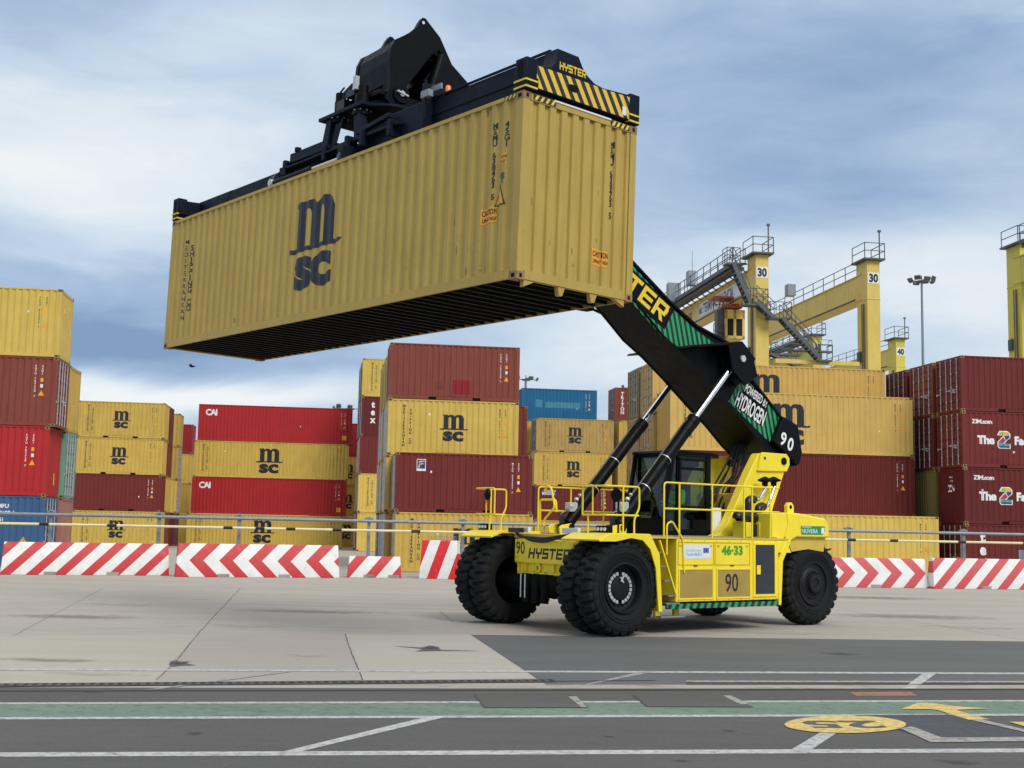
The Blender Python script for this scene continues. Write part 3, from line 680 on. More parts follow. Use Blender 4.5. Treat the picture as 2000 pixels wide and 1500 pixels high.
# right-hand stack
patch = Art(); patch.rect(2.6, 1.0, 4.1, 1.45)
z5 = 0
e_end = [('lettering', Art().text('GRMU 1', .95, 2.12, .085, .02).text('45 JM', 1.1, 1.95, .085, .02).text('ZN', .88, 1.50, .30, .05), 'white lettering', False)]
stack(25.98, -1.16, C20, [
    (ST, 'maroon', 'tex', D, W_, 'maroon container with white vertical letters at the foot of the right stack', .03),
    (ST, 'maroon', 'zim', W_, W_, 'maroon container with white slogan and plain lettered end, lower of two in right stack', .02, e_end),
    (ST, 'maroon', 'zim', D, W_, 'maroon container with white slogan and barred end doors, upper of two in right stack', -.01),
    (ST, 'maroon', None, D, W_, 'plain maroon container on top of the right-hand stack', -.02)])
for o in [o for o in COL.objects if o.get('label', '').startswith('maroon container with white vertical letters at the foot')]:
    ob('patch', lay_front(C20, patch, MATS['galvanised'], 'patch', .006), o)
stack(25.95, 1.55, C20, [
    (ST, 'maroon dark', None, D, W_, 'dark maroon container, lowest in the row behind the right-hand stack'),
    (ST, 'olive', None, W_, W_, 'olive ochre container end, second up, in the gap left of the right-hand stack'),
    (ST, 'maroon dark', None, D, W_, 'dark maroon container with barred doors, third up, behind the right-hand stack'),
    (ST, 'rust brown', None, D, W_, 'rust brown container with barred doors, topmost in the row behind the right-hand stack')])
stack(25.93, 4.30, C20, [
    (ST, 'maroon dark', None, D, W_, 'dark maroon container, lowest, two rows behind the right-hand stack'),
    (ST, 'maroon dark', None, D, W_, 'dark maroon container, second up, two rows behind the right-hand stack'),
    (ST, 'maroon dark', None, D, W_, 'dark maroon container, third up, two rows behind the right-hand stack'),
    (ST, 'maroon dark', None, D, W_, 'dark maroon container with barred doors, topmost, two rows behind the right-hand stack')])

# ------------------------------------------------------------------ the lifted container
held = container(MC, CL_, HC, 'ochre held', None, W_, W_, 'long ochre container with black m sc emblem hanging from the black spreader', None, detail=True)
def hp(x, y): p = cbp(x, y, 0); return p.x, p.z
lx, lz = hp(612, 470)
k_ = .97
big = Art(); big.msc(lx-.03, lz-.05, .89)
ob('logo', lay_front(CL_, big, 'logo black', 'logo'), held)
for n, txt, px, py, py2, h, mt in (('container_number', 'MSMU 638463 5', 966, 240, 388, .088, 'black lettering'), ('size_code', '45G1', 989, 236, 284, .088, 'black lettering'), ('company_name', 'SHIPPING CO', 374, 478, 604, .12, 'black lettering'), ('company_name', 'MEDITERRANEAN', 364, 468, 622, .10, 'black lettering')):
    x, z = hp(px, py); x2, z2 = hp(px, py2); a = Art(); a.column(txt, x, z, h, (z-z2-h)/(len(txt)-1), .03 if 'CO' in txt or '5' in txt else .01); ob(n, lay_front(CL_, a, mt, n), held)
x, z = hp(975, 400); a = Art(); a.poly([(x-.17, z), (x+.11, z), (x-.01, z+.33)]); ob('warning_triangle', lay_front(CL_, a, 'black lettering', 'warning_triangle'), held)
a = Art(); a.poly([(x-.135, z+.022), (x+.075, z+.022), (x-.013, z+.272)]); ob('warning_triangle_face', lay_front(CL_, a, 'orange sticker', 'warning_triangle_face', .006), held)
x, z = hp(981, 320); a = Art(); a.rect(x-.06, z, x+.06, z+.17); ob('plate', lay_front(CL_, a, 'orange sticker', 'plate'), held)
a = Art().text('UW', x-.045, z+.095, .05, .02).text('CU', x-.045, z+.02, .05, .02); ob('plate_lettering', lay_front(CL_, a, 'black lettering', 'plate_lettering', .007), held)
x, z = hp(979, 356); a = Art(); a.rect(x-.05, z+.06, x+.05, z+.16); a.rect(x-.015, z-.01, x+.015, z+.06); ob('symbol', lay_front(CL_, a, 'grey grating', 'symbol'), held)
def caution(x0, x1, z0, z1, lay):
    a = Art(); a.rect(x0, z0, x1, z1); ob('caution_sticker', lay(a, 'orange sticker', 'caution_sticker', .004), held)
    b = Art(); h = (z1-z0); wd = glyphs('CAUTION', .02)[2]; b.text('CAUTION', (x0+x1)/2, z0+h*.54, h*.34, .02, (x1-x0)*.9/(wd*h*.34), 'c')
    wd = glyphs('2.89m 9\'6" HIGH', .01)[2]; b.text('2.89m 9\'6" HIGH', (x0+x1)/2, z0+h*.15, h*.22, .02, (x1-x0)*.88/(wd*h*.22), 'c')
    ob('caution_lettering', lay(b, 'black lettering', 'caution_lettering', .007), held)
xa, za = hp(936, 440); xb, zb = hp(967, 412); caution(xa, xb, za, za+.25, lambda a, m, n, l: lay_front(CL_, a, m, n, l))
def ep(x, y): p = cap(x, y, 0); return p.y, p.z
xa, za = ep(1156, 516); xb, _ = ep(1189, 520); caution(xa, xb, za, za+.26, lambda a, m, n, l: lay_end(CL_, a, m, n, True, l))
x, z = ep(1201, 275); _, z2 = ep(1195, 426); a = Art(); a.column('MSMU 638463 5', x-.01, z, .10, (z-z2-.10)/12, .03); ob('container_number', lay_end(CL_, a, 'black lettering', 'container_number', True), held)
rs_ = random.Random(21)
for i in range(22):
    sc_ = Art(); x = rs_.uniform(.4, 11.8); z = rs_.choice((rs_.uniform(.17, .35), rs_.uniform(.2, 2.6), rs_.uniform(2.5, 2.8))); wq, hq = rs_.uniform(.01, .05), rs_.uniform(.02, .16); sc_.poly([(x, z), (x+wq, z+hq*.2), (x+wq*.7, z+hq), (x-wq*.3, z+hq*.8)]); ob('scratch', lay_front(CL_, sc_, 'casting steel', 'scratch', .003), held)
for i in range(8):
    sc_ = Art(); x = rs_.uniform(.2, 2.2); z = rs_.uniform(.2, 2.7); wq, hq = rs_.uniform(.01, .03), rs_.uniform(.03, .14); sc_.poly([(x, z), (x+wq, z+hq*.2), (x+wq*.7, z+hq), (x-wq*.3, z+hq*.8)]); ob('scratch', lay_end(CL_, sc_, 'casting steel', 'scratch', True, .003), held)
# hazard marks on the top header and rail
hz = MB()
for i in range(4):
    y = .22+i*.11; hz.add([(CL_+.0015-.006+.006, y, HC-.10), (CL_+.0015, y+.05, HC-.10), (CL_+.0015, y+.10, HC-.02), (CL_+.0015, y+.05, HC-.02)], [(0, 1, 2, 3)])
    y = 1.86+i*.10; hz.add([(CL_+.0015, y, HC-.10), (CL_+.0015, y+.05, HC-.10), (CL_+.0015, y+.10, HC-.02), (CL_+.0015, y+.05, HC-.02)], [(0, 1, 2, 3)])
for i in range(3):
    x = CL_-.45+i*.09; hz.add([(x, .0035, HC-.064), (x+.045, .0035, HC-.064), (x+.085, .0035, HC-.010), (x+.04, .0035, HC-.010)], [(0, 1, 2, 3)])
hz.build('hazard_mark', 'yellow lettering', held, recalc=False, smooth=0)
hb = MB(); hb.quad((CL_+.0008, .20, HC-.105), (CL_+.0008, .66, HC-.105), (CL_+.0008, .66, HC-.015), (CL_+.0008, .20, HC-.015)); hb.quad((CL_+.0008, 1.84, HC-.105), (CL_+.0008, 2.26, HC-.105), (CL_+.0008, 2.26, HC-.015), (CL_+.0008, 1.84, HC-.015)); hb.quad((CL_-.46, .0045, HC-.066), (CL_-.17, .0045, HC-.066), (CL_-.17, .0045, HC-.008), (CL_-.46, .0045, HC-.008)); hb.build('hazard_backing', 'black lettering', held, recalc=False, smooth=0)
wm = MB(); wm.box(CL_-.004, CL_+.006, .62, 1.84, HC-.028, HC-.001); wm.build('header_edge', 'white paint', held)
for y in (.84, 1.52): gm = MB(); gm.prism([(y, .02), (y+.16, .02), (y+.10, -.13), (y+.03, -.13)], CL_-.10, CL_-.02, 'x'); gm.build('gooseneck_bracket', CONT['ochre held'], held)
for y0, y1 in ((.16, .42), (2.00, 2.27)): gm = MB(); gm.prism([(y0, .02), (y1, .02), ((y0 if y0 < 1 else y1), -.10)], CL_-.10, CL_-.02, 'x'); gm.build('gooseneck_bracket', CONT['ochre held'], held)
# ------------------------------------------------------------------ reach stacker (u forward, v to its left = towards us, z up)
ST_ = root('reach_stacker', MS, 'yellow and black reach stacker with raised green striped boom, lifting the ochre container', 'reach stacker')
Rt = .92
MATS_ = MATS
stripes('boom stripes', (.012, .014, .016), (.008, .35, .10), diag(1.0, -.25, .150, .5), rough=.38, wear=.03)
stripes('skirt stripes', (.012, .014, .016), (.012, .30, .11), diag(1.0, .5, .20, .5), wear=.1)
def tyre(v0, v1, u, name='tyre'):
    """lugged tyre between lateral offsets v0<v1, axle at (u, Rt)"""
    wd = v1-v0; c = (v0+v1)/2; NL = 27; A = NL*6; h = wd/2
    prof = [(-.42*wd, .50), (-.50*wd, .62), (-.515*wd, .72), (-.49*wd, .82), (-.44*wd, .885), (-.33*wd, .915), (-.20*wd, .92), (-.06*wd, .92), (.06*wd, .92), (.20*wd, .92), (.33*wd, .915), (.44*wd, .885), (.49*wd, .82), (.515*wd, .72), (.50*wd, .62), (.42*wd, .50)]
    vs = []; n = len(prof)
    for i in range(A):
        for j, (y, r) in enumerate(prof):
            side = y < 0; ph = (i+(0 if side else 3)) % 6; slant = abs(y)/wd
            g = ph in (0, 1) and abs(y) > .05*wd and r > .8
            rr = r-(.055 if g and r > .86 else (.036 if g else 0)); yy = y*(.955 if g and r < .9 else 1)
            t_ = 2*pi*(i+slant*1.5)/A; k = rr/.92*Rt
            vs.append((u+cos(t_)*k, c+yy, Rt+sin(t_)*k))
    fs = [(i*n+j, ((i+1) % A)*n+j, ((i+1) % A)*n+j+1, i*n+j+1) for i in range(A) for j in range(n-1)]
    mb = MB(); mb.add(vs, fs); return mb
def wheel(u, v0, v1, face, drive):
    s = face; vf = v1 if s > 0 else v0; ax = (0, s, 0); c = (u, vf, Rt)
    w_ = bpy.data.objects.new('wheel', None); COL.objects.link(w_); w_.parent = ST_
    t = tyre(v0, v1, u).build('tyre', 'tyre rubber', w_, smooth=28)
    mb = MB()
    mb.lathe([(-.04, .50), (-.005, .485), (.0, .46), (-.03, .44), (-.17, .425), (-.19, .36), (-.20, .30), (-.20, .0)] if drive else [(-.04, .50), (.0, .48), (.0, .45), (-.05, .43), (-.06, .36), (-.02, .30), (-.02, .22), (.05, .20), (.06, .12), (.03, .10), (.03, 0)], c, ax, 48)
    mb.build('rim', 'hub black', w_, recalc=False)
    if not drive or face:
        rr_ = .34 if drive else .26; hh = -.185 if drive else -.015
        for i in range(12 if (v1-v0) else 0):
            pass
        mb = MB()
        for i in range(20): t_ = 2*pi*i/20; mb.cyl((u+cos(t_)*rr_, vf+s*(hh-.01), Rt+sin(t_)*rr_), (u+cos(t_)*rr_, vf+s*(hh+.03), Rt+sin(t_)*rr_), .018, n=6)
        mb.build('wheel_nuts', 'hub black', w_)
        mb = MB()
        for q in (.60, .66, .80): mb.lathe([(.012, q-.006), (.020, q), (.012, q+.006)], (u, vf, Rt), ax, 64)
        mb.build('sidewall_ring', 'tyre rubber', w_, recalc=False)
    if drive:
        mb = MB(); a0 = 0
        for i in range(22):
            t0, t1 = 2*pi*(i+.12)/22, 2*pi*(i+.88)/22
            P = lambda r, t_, h: (u+cos(t_)*r, vf+s*h, Rt+sin(t_)*r)
            if i in (5, 16): continue
            b = [P(.245, t0, -.16), P(.245, t1, -.16), P(.305, t1, -.16), P(.305, t0, -.16)]; f = [P(.245, t0, -.14), P(.245, t1, -.14), P(.305, t1, -.14), P(.305, t0, -.14)]
            mb.add(b+f, [(0, 1, 2, 3), (7, 6, 5, 4), (0, 4, 5, 1), (1, 5, 6, 2), (2, 6, 7, 3), (3, 7, 4, 0)])
        mb.build('hub_ring', 'silver paint', w_)
        mb = MB(); mb.lathe([(-.20, .235), (-.13, .23), (-.12, .20), (-.12, 0)], c, ax, 32); mb.build('hub', 'hub black', w_, recalc=False)
        mb = MB(); mb.bar((u+.02, vf-s*.10, Rt+.12), (u-.03, vf-s*.08, Rt+.24), .05, .03); mb.bar((u-.04, vf-s*.10, Rt+.10), (u+.04, vf-s*.09, Rt+.20), .03, .03); mb.build('valve_bracket', 'silver paint', w_)
    return w_
for s in (1, -1):
    wheel(0, *(sorted((s*1.76, s*2.24))), s, True); wheel(0, *(sorted((s*1.22, s*1.70))), s, False)
    wheel(-6.12, *(sorted((s*1.24, s*1.74))), s, False)
mb = MB(); mb.cyl((0, -1.75, Rt), (0, 1.75, Rt), .18, n=24); mb.cyl((0, -1.15, Rt), (0, 1.15, Rt), .21, n=24); mb.lathe([(-.30, .12), (-.26, .30), (0, .34), (.26, .30), (.30, .12)], (-.1, 0, Rt), (0, 1, 0), 24)
mb.build('front_axle', 'dark matt', ST_)
mb = MB(); mb.cyl((-6.12, -1.3, Rt), (-6.12, 1.3, Rt), .17, n=20); mb.box(-6.4, -5.85, -.75, .75, .7, 1.15); mb.build('rear_axle', 'dark matt', ST_, bevel=.02)
mb = MB(); mb.prism([(.15, .85), (.15, 1.80), (-4.5, 1.80), (-6.45, 1.75), (-6.45, 1.05), (-5.3, .95), (-4.6, .62), (-1.2, .62)], -.98, .98, 'y'); mb.build('chassis', 'machine yellow dusty', ST_, bevel=.02)
mb = MB(); mb.prism([(-1.3, .50), (-1.3, .62), (-4.7, .62), (-4.7, .50)], -1.2, 1.2, 'y'); mb.build('belly_plate', 'dark matt', ST_)
# front box beam with the writing
mb = MB(); mb.box(.10, .24, -.95, .95, 1.30, 1.79); ff = mb.build('front_panel', 'machine yellow', ST_, bevel=.02)
mb = MB()
mb.box(.02, .20, -.87, .90, 1.085, 1.12); mb.box(.02, .16, -.85, .9, 1.12, 1.30)
for v in (-.87, -.62, -.34, .30): mb.box(.02, .22, v, v+.035, 1.12, 1.30)
mb.build('front_bracket', 'machine yellow', ST_, bevel=.006)
mb = MB(); mb.lathe([(-.02, .05), (-.02, .095), (.02, .095), (.02, .05), (-.02, .05)], (.20, -.20, 1.21), (1, 0, 0), 20); mb.build('towing_eye', 'machine yellow', ST_, recalc=True)
mb = MB()
for v in (-.60, -.46): mb = MB(); mb.cyl((.33, v, .60), (.33, v, 1.08), .014, n=10); mb.build('brake_pipe', 'silver paint', ST_)
mb = MB()
for v in (-.56, -.24, .06): mb = MB(); mb.cyl((.22, v, .50), (.20, v, 1.09), .085, n=14); mb.build('damper', 'dark matt', ST_)
fp = plane_fn((.2425, -.95, 1.30), (0, 1, 0), (0, 0, 1))
a = Art(); a.text('90', .06, .19, .25, .012, .85); ob('fleet_number', art_mesh('fleet_number', a, 'black lettering', fp), ff)
def hyster(a, x, z, h, sl=.0, wk=.92):
    """block letters of the maker, built from bars"""
    t = .23; w_ = wk
    G = {'H': ([(0, 0, t, 1), (w_-t, 0, w_, 1), (t, .39, w_-t, .61)], []),
         'Y': ([(w_/2-t/2, 0, w_/2+t/2, .40)], [[(0, 1), (t, 1), (t, .62), (w_/2-t/2, .40), (0, .40+.04)], [(w_-t, 1), (w_, 1), (w_, .44), (w_/2+t/2, .40), (w_-t, .62)], [(t, .62), (w_-t, .62), (w_/2+t/2, .40), (w_/2-t/2, .40)]]),
         'S': ([(0, 0, w_, .21), (0, .39, w_, .61), (0, .79, w_, 1), (0, .61, t, .79), (w_-t, .21, w_, .39)], []),
         'T': ([(0, .78, w_, 1), (w_/2-t/2, 0, w_/2+t/2, .78)], []),
         'E': ([(0, 0, w_, .21), (0, .39, w_*.92, .61), (0, .79, w_, 1), (0, .21, t, .39), (0, .61, t, .79)], []),
         'R': ([(0, 0, t, 1), (t, .79, w_*.95, 1), (w_-t, .52, w_, .79), (t, .34, w_*.95, .52)], [[(w_*.42, .34), (w_*.68, .34), (w_, 0), (w_-t*1.2, 0)]])}
    for ch in 'HYSTER':
        rs, ps = G[ch]
        for x0, z0, x1, z1 in rs: a.poly([(x+(p+sl*q)*h, z+q*h) for p, q in ((x0, z0), (x1, z0), (x1, z1), (x0, z1))])
        for P in ps: a.poly([(x+(p+sl*q)*h, z+q*h) for p, q in P])
        x += h*(w_+.13)
    return x
a = Art(); hyster(a, .47, .10, .215, .20); ob('lettering', art_mesh('lettering', a, 'black lettering', fp), ff)
a = Art(); a.text('H', .045, .08, .07, .0); a.text('2', .045, -.02+.0, .07, .0); ob('small_marking', art_mesh('small_marking', a, 'green lettering', fp), ff)
# fenders over the front wheels
for s in (1, -1):
    mb = MB(); v0, v1 = sorted((s*1.16, s*2.28))
    mb.prism([(.72, 1.835), (.44, 1.955), (-.60, 1.955), (-.82, 1.56), (-.905, .46), (-.862, .46), (-.775, 1.54), (-.63, 1.80), (-.50, 1.87), (-.30, 1.90), (.42, 1.90), (.70, 1.80)], v0, v1, 'y')
    mb.build('fender', 'machine yellow', ST_, bevel=.008)
    mb = MB(); a0, a1 = sorted((s*2.262, s*2.295)); mb.prism([(.70, 1.80), (.44, 1.95), (-.60, 1.95), (-.85, 1.56), (-.93, .46), (-.83, .46), (-.75, 1.30), (-.60, 1.66), (-.40, 1.83), (-.10, 1.87), (.30, 1.80)], a0, a1, 'y')
    mb.build('fender_trim', 'machine yellow', ST_, bevel=.005)
# deck
mb = MB(); mb.box(-.30, -4.85, -2.1, 2.1, 1.865, 1.905); mb.box(.1, -.30, -1.15, 1.15, 1.81, 1.90)
mb.build('deck', 'machine yellow dusty', ST_, bevel=.006)
mb = MB(); mb.box(-.62, -4.6, .72, 2.0, 1.906, 1.93); mb.box(-.62, -4.6, -2.0, -.72, 1.906, 1.93); mb.build('deck_grating', 'tread steel', ST_)
# side housings
for s in (1, -1):
    y0, y1 = sorted((s*1.0, s*2.1)); mb = MB(); mb.prism([(-1.50, 1.86), (-4.78, 1.86), (-4.95, 1.60), (-4.52, 1.60), (-4.52, .62), (-1.48, .62)], y0, y1, 'y')
    hs = mb.build('side_housing', 'machine yellow', ST_, bevel=.015)
    if s < 0: continue
    def side(x, y): p = sv(x, y, 2.1); return p.x, p.z
    pm = MB()
    for (xa, ya_, xb, yb_) in ((-1.53, 1.81, -2.55, 1.35), (-2.58, 1.81, -3.62, 1.35)):
        for p in ((xa, xb, ya_, ya_-.012), (xa, xb, yb_, yb_+.012), (xa, xa-.012, ya_, yb_), (xb, xb+.012, ya_, yb_)): pm.box(p[0], p[1], 2.102, 2.112, p[2], p[3])
    pm.build('panel_edge', 'machine yellow dusty', hs)
    if 'mesh panel' not in MATS:
        m = pmat('mesh panel', (.50, .34, .07), .6); t = m.node_tree; b = t.nodes['Principled BSDF']
        tcn = t.nodes.new('ShaderNodeTexCoord'); mp = t.nodes.new('ShaderNodeMapping'); mp.inputs['Rotation'].default_value = (0, radians(45), 0); t.links.new(tcn.outputs['Object'], mp.inputs[0])
        s1 = t.nodes.new('ShaderNodeSeparateXYZ'); t.links.new(mp.outputs[0], s1.inputs[0])
        def Q(op, a_, b_=None):
            n = t.nodes.new('ShaderNodeMath'); n.operation = op
            for i_, x_ in enumerate((a_, b_)):
                if x_ is None: continue
                if isinstance(x_, (int, float)): n.inputs[i_].default_value = x_
                else: t.links.new(x_, n.inputs[i_])
            return n.outputs[0]
        fx = Q('ABSOLUTE', Q('SUBTRACT', Q('FRACT', Q('MULTIPLY', s1.outputs[0], 38)), .5)); fz = Q('ABSOLUTE', Q('SUBTRACT', Q('FRACT', Q('MULTIPLY', s1.outputs[2], 38)), .5))
        hole = Q('LESS_THAN', Q('MAXIMUM', fx, fz), .27); old = b.inputs['Base Color'].links[0].from_socket
        mn = t.nodes.new('ShaderNodeMixRGB'); t.links.new(hole, mn.inputs[0]); t.links.new(old, mn.inputs[1]); mn.inputs[2].default_value = (.09, .06, .02, 1); t.links.new(mn.outputs[0], b.inputs['Base Color'])
    for px0, px1 in ((1327, 1391), (1401, 1464)):
        x0, z1 = side(px0, 1113); x1, z0 = side(px1, 1167 if px0 < 1350 else 1165); pm = MB(); pm.box(x0, x1, 2.098, 2.106, z0, z1); g_ = pm.build('mesh_panel', 'mesh panel', hs)
        fm = MB()
        for p in ((x0+.03, x1-.03, z1, z1+.03), (x0+.03, x1-.03, z0-.03, z0), (x0+.03, x0, z0, z1), (x1, x1-.03, z0, z1)): fm.box(p[0], p[1], 2.103, 2.116, p[2], p[3])
        fm.build('panel_frame', 'machine yellow', hs, bevel=.003)
    x0, z1 = side(1474, 1064); x1, z0 = side(1512, 1160)
    fm = MB()
    for p in ((x0+.06, x1-.06, z1, z1+.05), (x0+.06, x1-.06, z0-.05, z0), (x0+.06, x0, z0, z1), (x1, x1-.06, z0, z1)): fm.box(p[0], p[1], 2.10, 2.125, p[2], p[3])
    dr = fm.build('vent_door', 'machine yellow', hs, bevel=.004)
    vm = MB(); n = 44
    for i in range(n):
        z = z0+(z1-z0)*(i+.5)/n; vm.add([(x0, 2.104, z-.010), (x1, 2.104, z-.010), (x1, 2.118, z+.006), (x0, 2.118, z+.006)], [(0, 1, 2, 3)])
    vm.box(x0, x1, 2.10, 2.103, z0, z1); vm.build('louvre', 'vent slate', hs)
    x2, z2 = side(1476, 1104); x3, z3 = side(1481, 1122); lm = MB(); lm.box(x2, x3-.04, 2.12, 2.135, z3, z2); lm.build('latch', 'machine yellow', hs, bevel=.004)
    sp = plane_fn((0, 2.107, 0), (-1, 0, 0), (0, 0, 1))
    def deco(n, px, py, px2, py2, mt, lift=0):
        xa, za = side(px, py); xb, zb = side(px2, py2); A_ = Art(); A_.rect(-xa, zb, -xb, za); pf = plane_fn((0, 2.104+lift, 0), (-1, 0, 0), (0, 0, 1)); return ob(n, art_mesh(n, A_, mt, pf), hs)
    deco('information_sign', 1332, 1063, 1388, 1091, 'pale sign'); deco('flag_emblem', 1373.5, 1070, 1384, 1080, 'eu blue', .003)
    xa, za = side(1379, 1075); A_ = Art()
    for i in range(12):
        c, q = cos(i*pi/6)*.045, sin(i*pi/6)*.045; A_.rect(-xa+c-.006, za+q-.006, -xa+c+.006, za+q+.006)
    ob('flag_stars', art_mesh('flag_stars', A_, 'yellow lettering', plane_fn((0, 2.110, 0), (-1, 0, 0), (0, 0, 1))), hs)
    def txt(n, s_, px, py, h, mt, bold=.02, wide=1, par=None, lift=0):
        xa, za = side(px, py); A_ = Art(); A_.text(s_, -xa, za, h, bold, wide); return ob(n, art_mesh(n, A_, mt, plane_fn((0, 2.107+lift, 0), (-1, 0, 0), (0, 0, 1))), hs)
    txt('sign_text', 'GreenEurope', 1339, 1077, .055, 'sign text green', .0, 1.0); txt('sign_text', 'FundedByEU', 1340, 1085, .06, 'sign text blue', .01, 1.0)
    txt('capacity_number', '46·33', 1409, 1083, .175, 'green lettering', .045, 1.12)
    A_ = Art(); xa, za = side(1416, 1155); A_.text('90', -xa, za, .36, .012, .78); ob('fleet_number', art_mesh('fleet_number', A_, 'black lettering', plane_fn((0, 2.110, 0), (-1, 0, 0), (0, 0, 1))), hs)
for s in (1,):
    mb = MB()
    for i in range(9): u_ = -1.56-.36*i; mb.cyl((u_, 2.10, 1.835), (u_, 2.108, 1.835), .010, n=6); mb.cyl((u_, 2.10, .65), (u_, 2.108, .65), .010, n=6)
    mb.build('panel_bolts', 'galvanised', ST_)
    for u_, z_ in ((-1.60, 1.74), (-2.46, 1.74), (-2.68, 1.74), (-3.54, 1.74)): mb = MB(); mb.box(u_-.03, u_+.03, 2.10, 2.118, z_-.012, z_+.012); mb.build('hinge', 'machine yellow dusty', ST_)
    for u_ in (-2.02, -3.08): mb = MB(); mb.box(u_-.05, u_+.05, 2.10, 2.125, 1.33, 1.345); mb.build('panel_latch', 'hose black', ST_)
    mb = MB(); mb.box(-4.33, -4.345, 2.10, 2.114, 1.70, 1.80); mb.build('data_plate', 'hose black', ST_)
    mb = MB(); mb.cyl((-1.47, 1.72, 1.55), (-1.49, 1.72, 1.55), .03, n=14); mb.build('lock', 'galvanised', ST_)
# striped skirt and hanging step
mb = MB(); mb.box(-1.25, -4.50, 2.03, 2.10, .485, .585); mb.build('striped_skirt', 'skirt stripes', ST_, bevel=.004)
mb = MB(); mb.box(-1.1, -4.5, 1.0, 2.03, .55, .60); mb.build('skirt_frame', 'dark matt', ST_)
# access ladder
ld = MB()
ld.bar((-1.02, 2.10, 1.83), (-1.46, 2.10, .80), .03, .05, (0, 1, 0)); ld.prism([(-1.0, 1.84), (-1.52, 1.84), (-1.52, .64), (-1.12, .64), (-1.30, .80)], 1.36, 1.39, 'y')
lad = ld.build('ladder', 'machine yellow', ST_)
for i, z in enumerate((1.58, 1.31, 1.02, .73)):
    sm = MB(); sm.box(-.96-.11*i, -1.14-.12*i, 1.40, 2.10, z, z+.03); sm.build('step', 'tread steel', lad, bevel=.004)
mb = MB(); mb.box(-1.22, -1.60, 1.75, 2.10, .58, .61); mb.build('step_plate', 'tread steel', ST_)
for u in (-1.10, -1.62): hs_ = MB(); hs_.prism([(u, .56), (u-.16, .56), (u-.17, .30), (u-.03, .30)], 1.82, 1.90, 'y'); hs_.build('step_hanger', 'machine yellow dusty', ST_, bevel=.02)
mb = MB(); mb.box(-1.12, -1.78, 1.92, 2.06, .32, .35); mb.build('lower_step', 'tread steel', ST_)
# counterweight
mb = MB(); pr = [(-4.80, 2.20), (-5.16, 2.46), (-5.55, 2.46), (-6.42, 2.36), (-6.52, 2.24), (-6.52, 1.94), (-5.42, 1.94), (-5.27, 1.88), (-5.14, 1.78), (-5.02, 1.95), (-5.14, 2.22)]
cwp = [(-5.10, 2.47), (-5.50, 2.46), (-6.40, 2.36), (-6.52, 2.22), (-6.52, 1.94), (-5.42, 1.94), (-5.27, 1.88), (-5.13, 1.77), (-5.03, 1.95), (-5.16, 2.22)]
mb.prism(cwp, -1.85, 1.85, 'y'); mb.prism([(-6.50, 1.1), (-6.50, 2.20), (-6.70, 2.1), (-6.74, 1.8), (-6.70, 1.2)], -1.15, 1.15, 'y')
cw = mb.build('counterweight', 'machine yellow', ST_, bevel=.03)
for ya, yc in ((.95, 1.83), (-1.83, -.95)): mb = MB(); mb.prism([(-4.62, 2.44), (-5.09, 2.465), (-5.15, 2.22), (-5.02, 1.95), (-5.02, 1.87), (-4.62, 1.87)], ya, yc, 'y'); mb.build('rear_housing', 'machine yellow', ST_, bevel=.015)
for ya, yc in ((1.15, 1.76), (-1.76, -1.15)): mb = MB(); mb.prism([(-5.20, 1.88), (-5.45, 1.935), (-6.50, 1.935), (-6.42, 1.62), (-5.9, 1.68), (-5.35, 1.62)], ya, yc, 'y'); mb.build('wheel_arch', 'machine yellow dusty', ST_)
mb = MB(); mb.prism([(-4.78, 1.86), (-4.93, 1.86), (-4.66, 1.42), (-4.60, .50), (-4.52, .50), (-4.52, 1.45)], 1.9, 2.11, 'y'); mb.build('rear_guard', 'machine yellow', ST_, bevel=.01)
for v in (1.55,):
    for s in (1, -1):
        mb = MB(); mb.prism([(-5.42, 2.42), (-5.40, 2.62), (-5.46, 2.70), (-5.56, 2.70), (-5.62, 2.62), (-5.62, 2.42)], s*v-.05, s*v+.05, 'y'); le = mb.build('lifting_eye', 'machine yellow', cw, bevel=.01)
        mb = MB(); mb.cyl((-5.51, s*v-.054, 2.60), (-5.51, s*v+.054, 2.60), .045, n=14); mb.build('eye_hole', 'dark matt', le)
def cwpt(x, y): p = sv(x, y, 1.85); return p.x, p.z
x0, z1 = cwpt(1564, 1027); x1, z0 = cwpt(1611, 1045); A_ = Art(); A_.poly([(-x0, z0+.03), (-x0+.03, z0), (-x1-.08, z0), (-x1, z0+.08), (-x1, z1), (-x0, z1)]); pf = lambda l: plane_fn((0, 1.852+l, 0), (-1, 0, 0), (0, 0, 1))
ob('maker_sign', art_mesh('maker_sign', A_, 'green sign', pf(.002)), cw)
A_ = Art(); A_.text('NUVERA', -x0+.03, z0+.035, .095, .004, 1.05); A_.text('POWERED BY', -x0+.03, z0+.15, .035, .01, 1.05)
A_.poly([(-x1-.13, z0+.03), (-x1-.05, z0+.03), (-x1-.025, z0+.07), (-x1-.025, z1-.03), (-x1-.10, z1-.03), (-x1-.13, z1-.06)])
ob('sign_lettering', art_mesh('sign_lettering', A_, 'white lettering', pf(.005)), cw)
mb = MB(); mb.box(-6.7, -6.9, .2, .45, .9, 1.7); mb.bar((-6.5, 1.45, 1.84), (-6.98, 1.3, 1.82), .05, .04); mb.box(-6.62, -6.70, 1.2, 1.45, 1.35, 1.9); mb.box(-6.62, -6.95, 1.2, 1.45, 1.33, 1.40); mb.build('tow_bracket', 'dark matt', ST_)
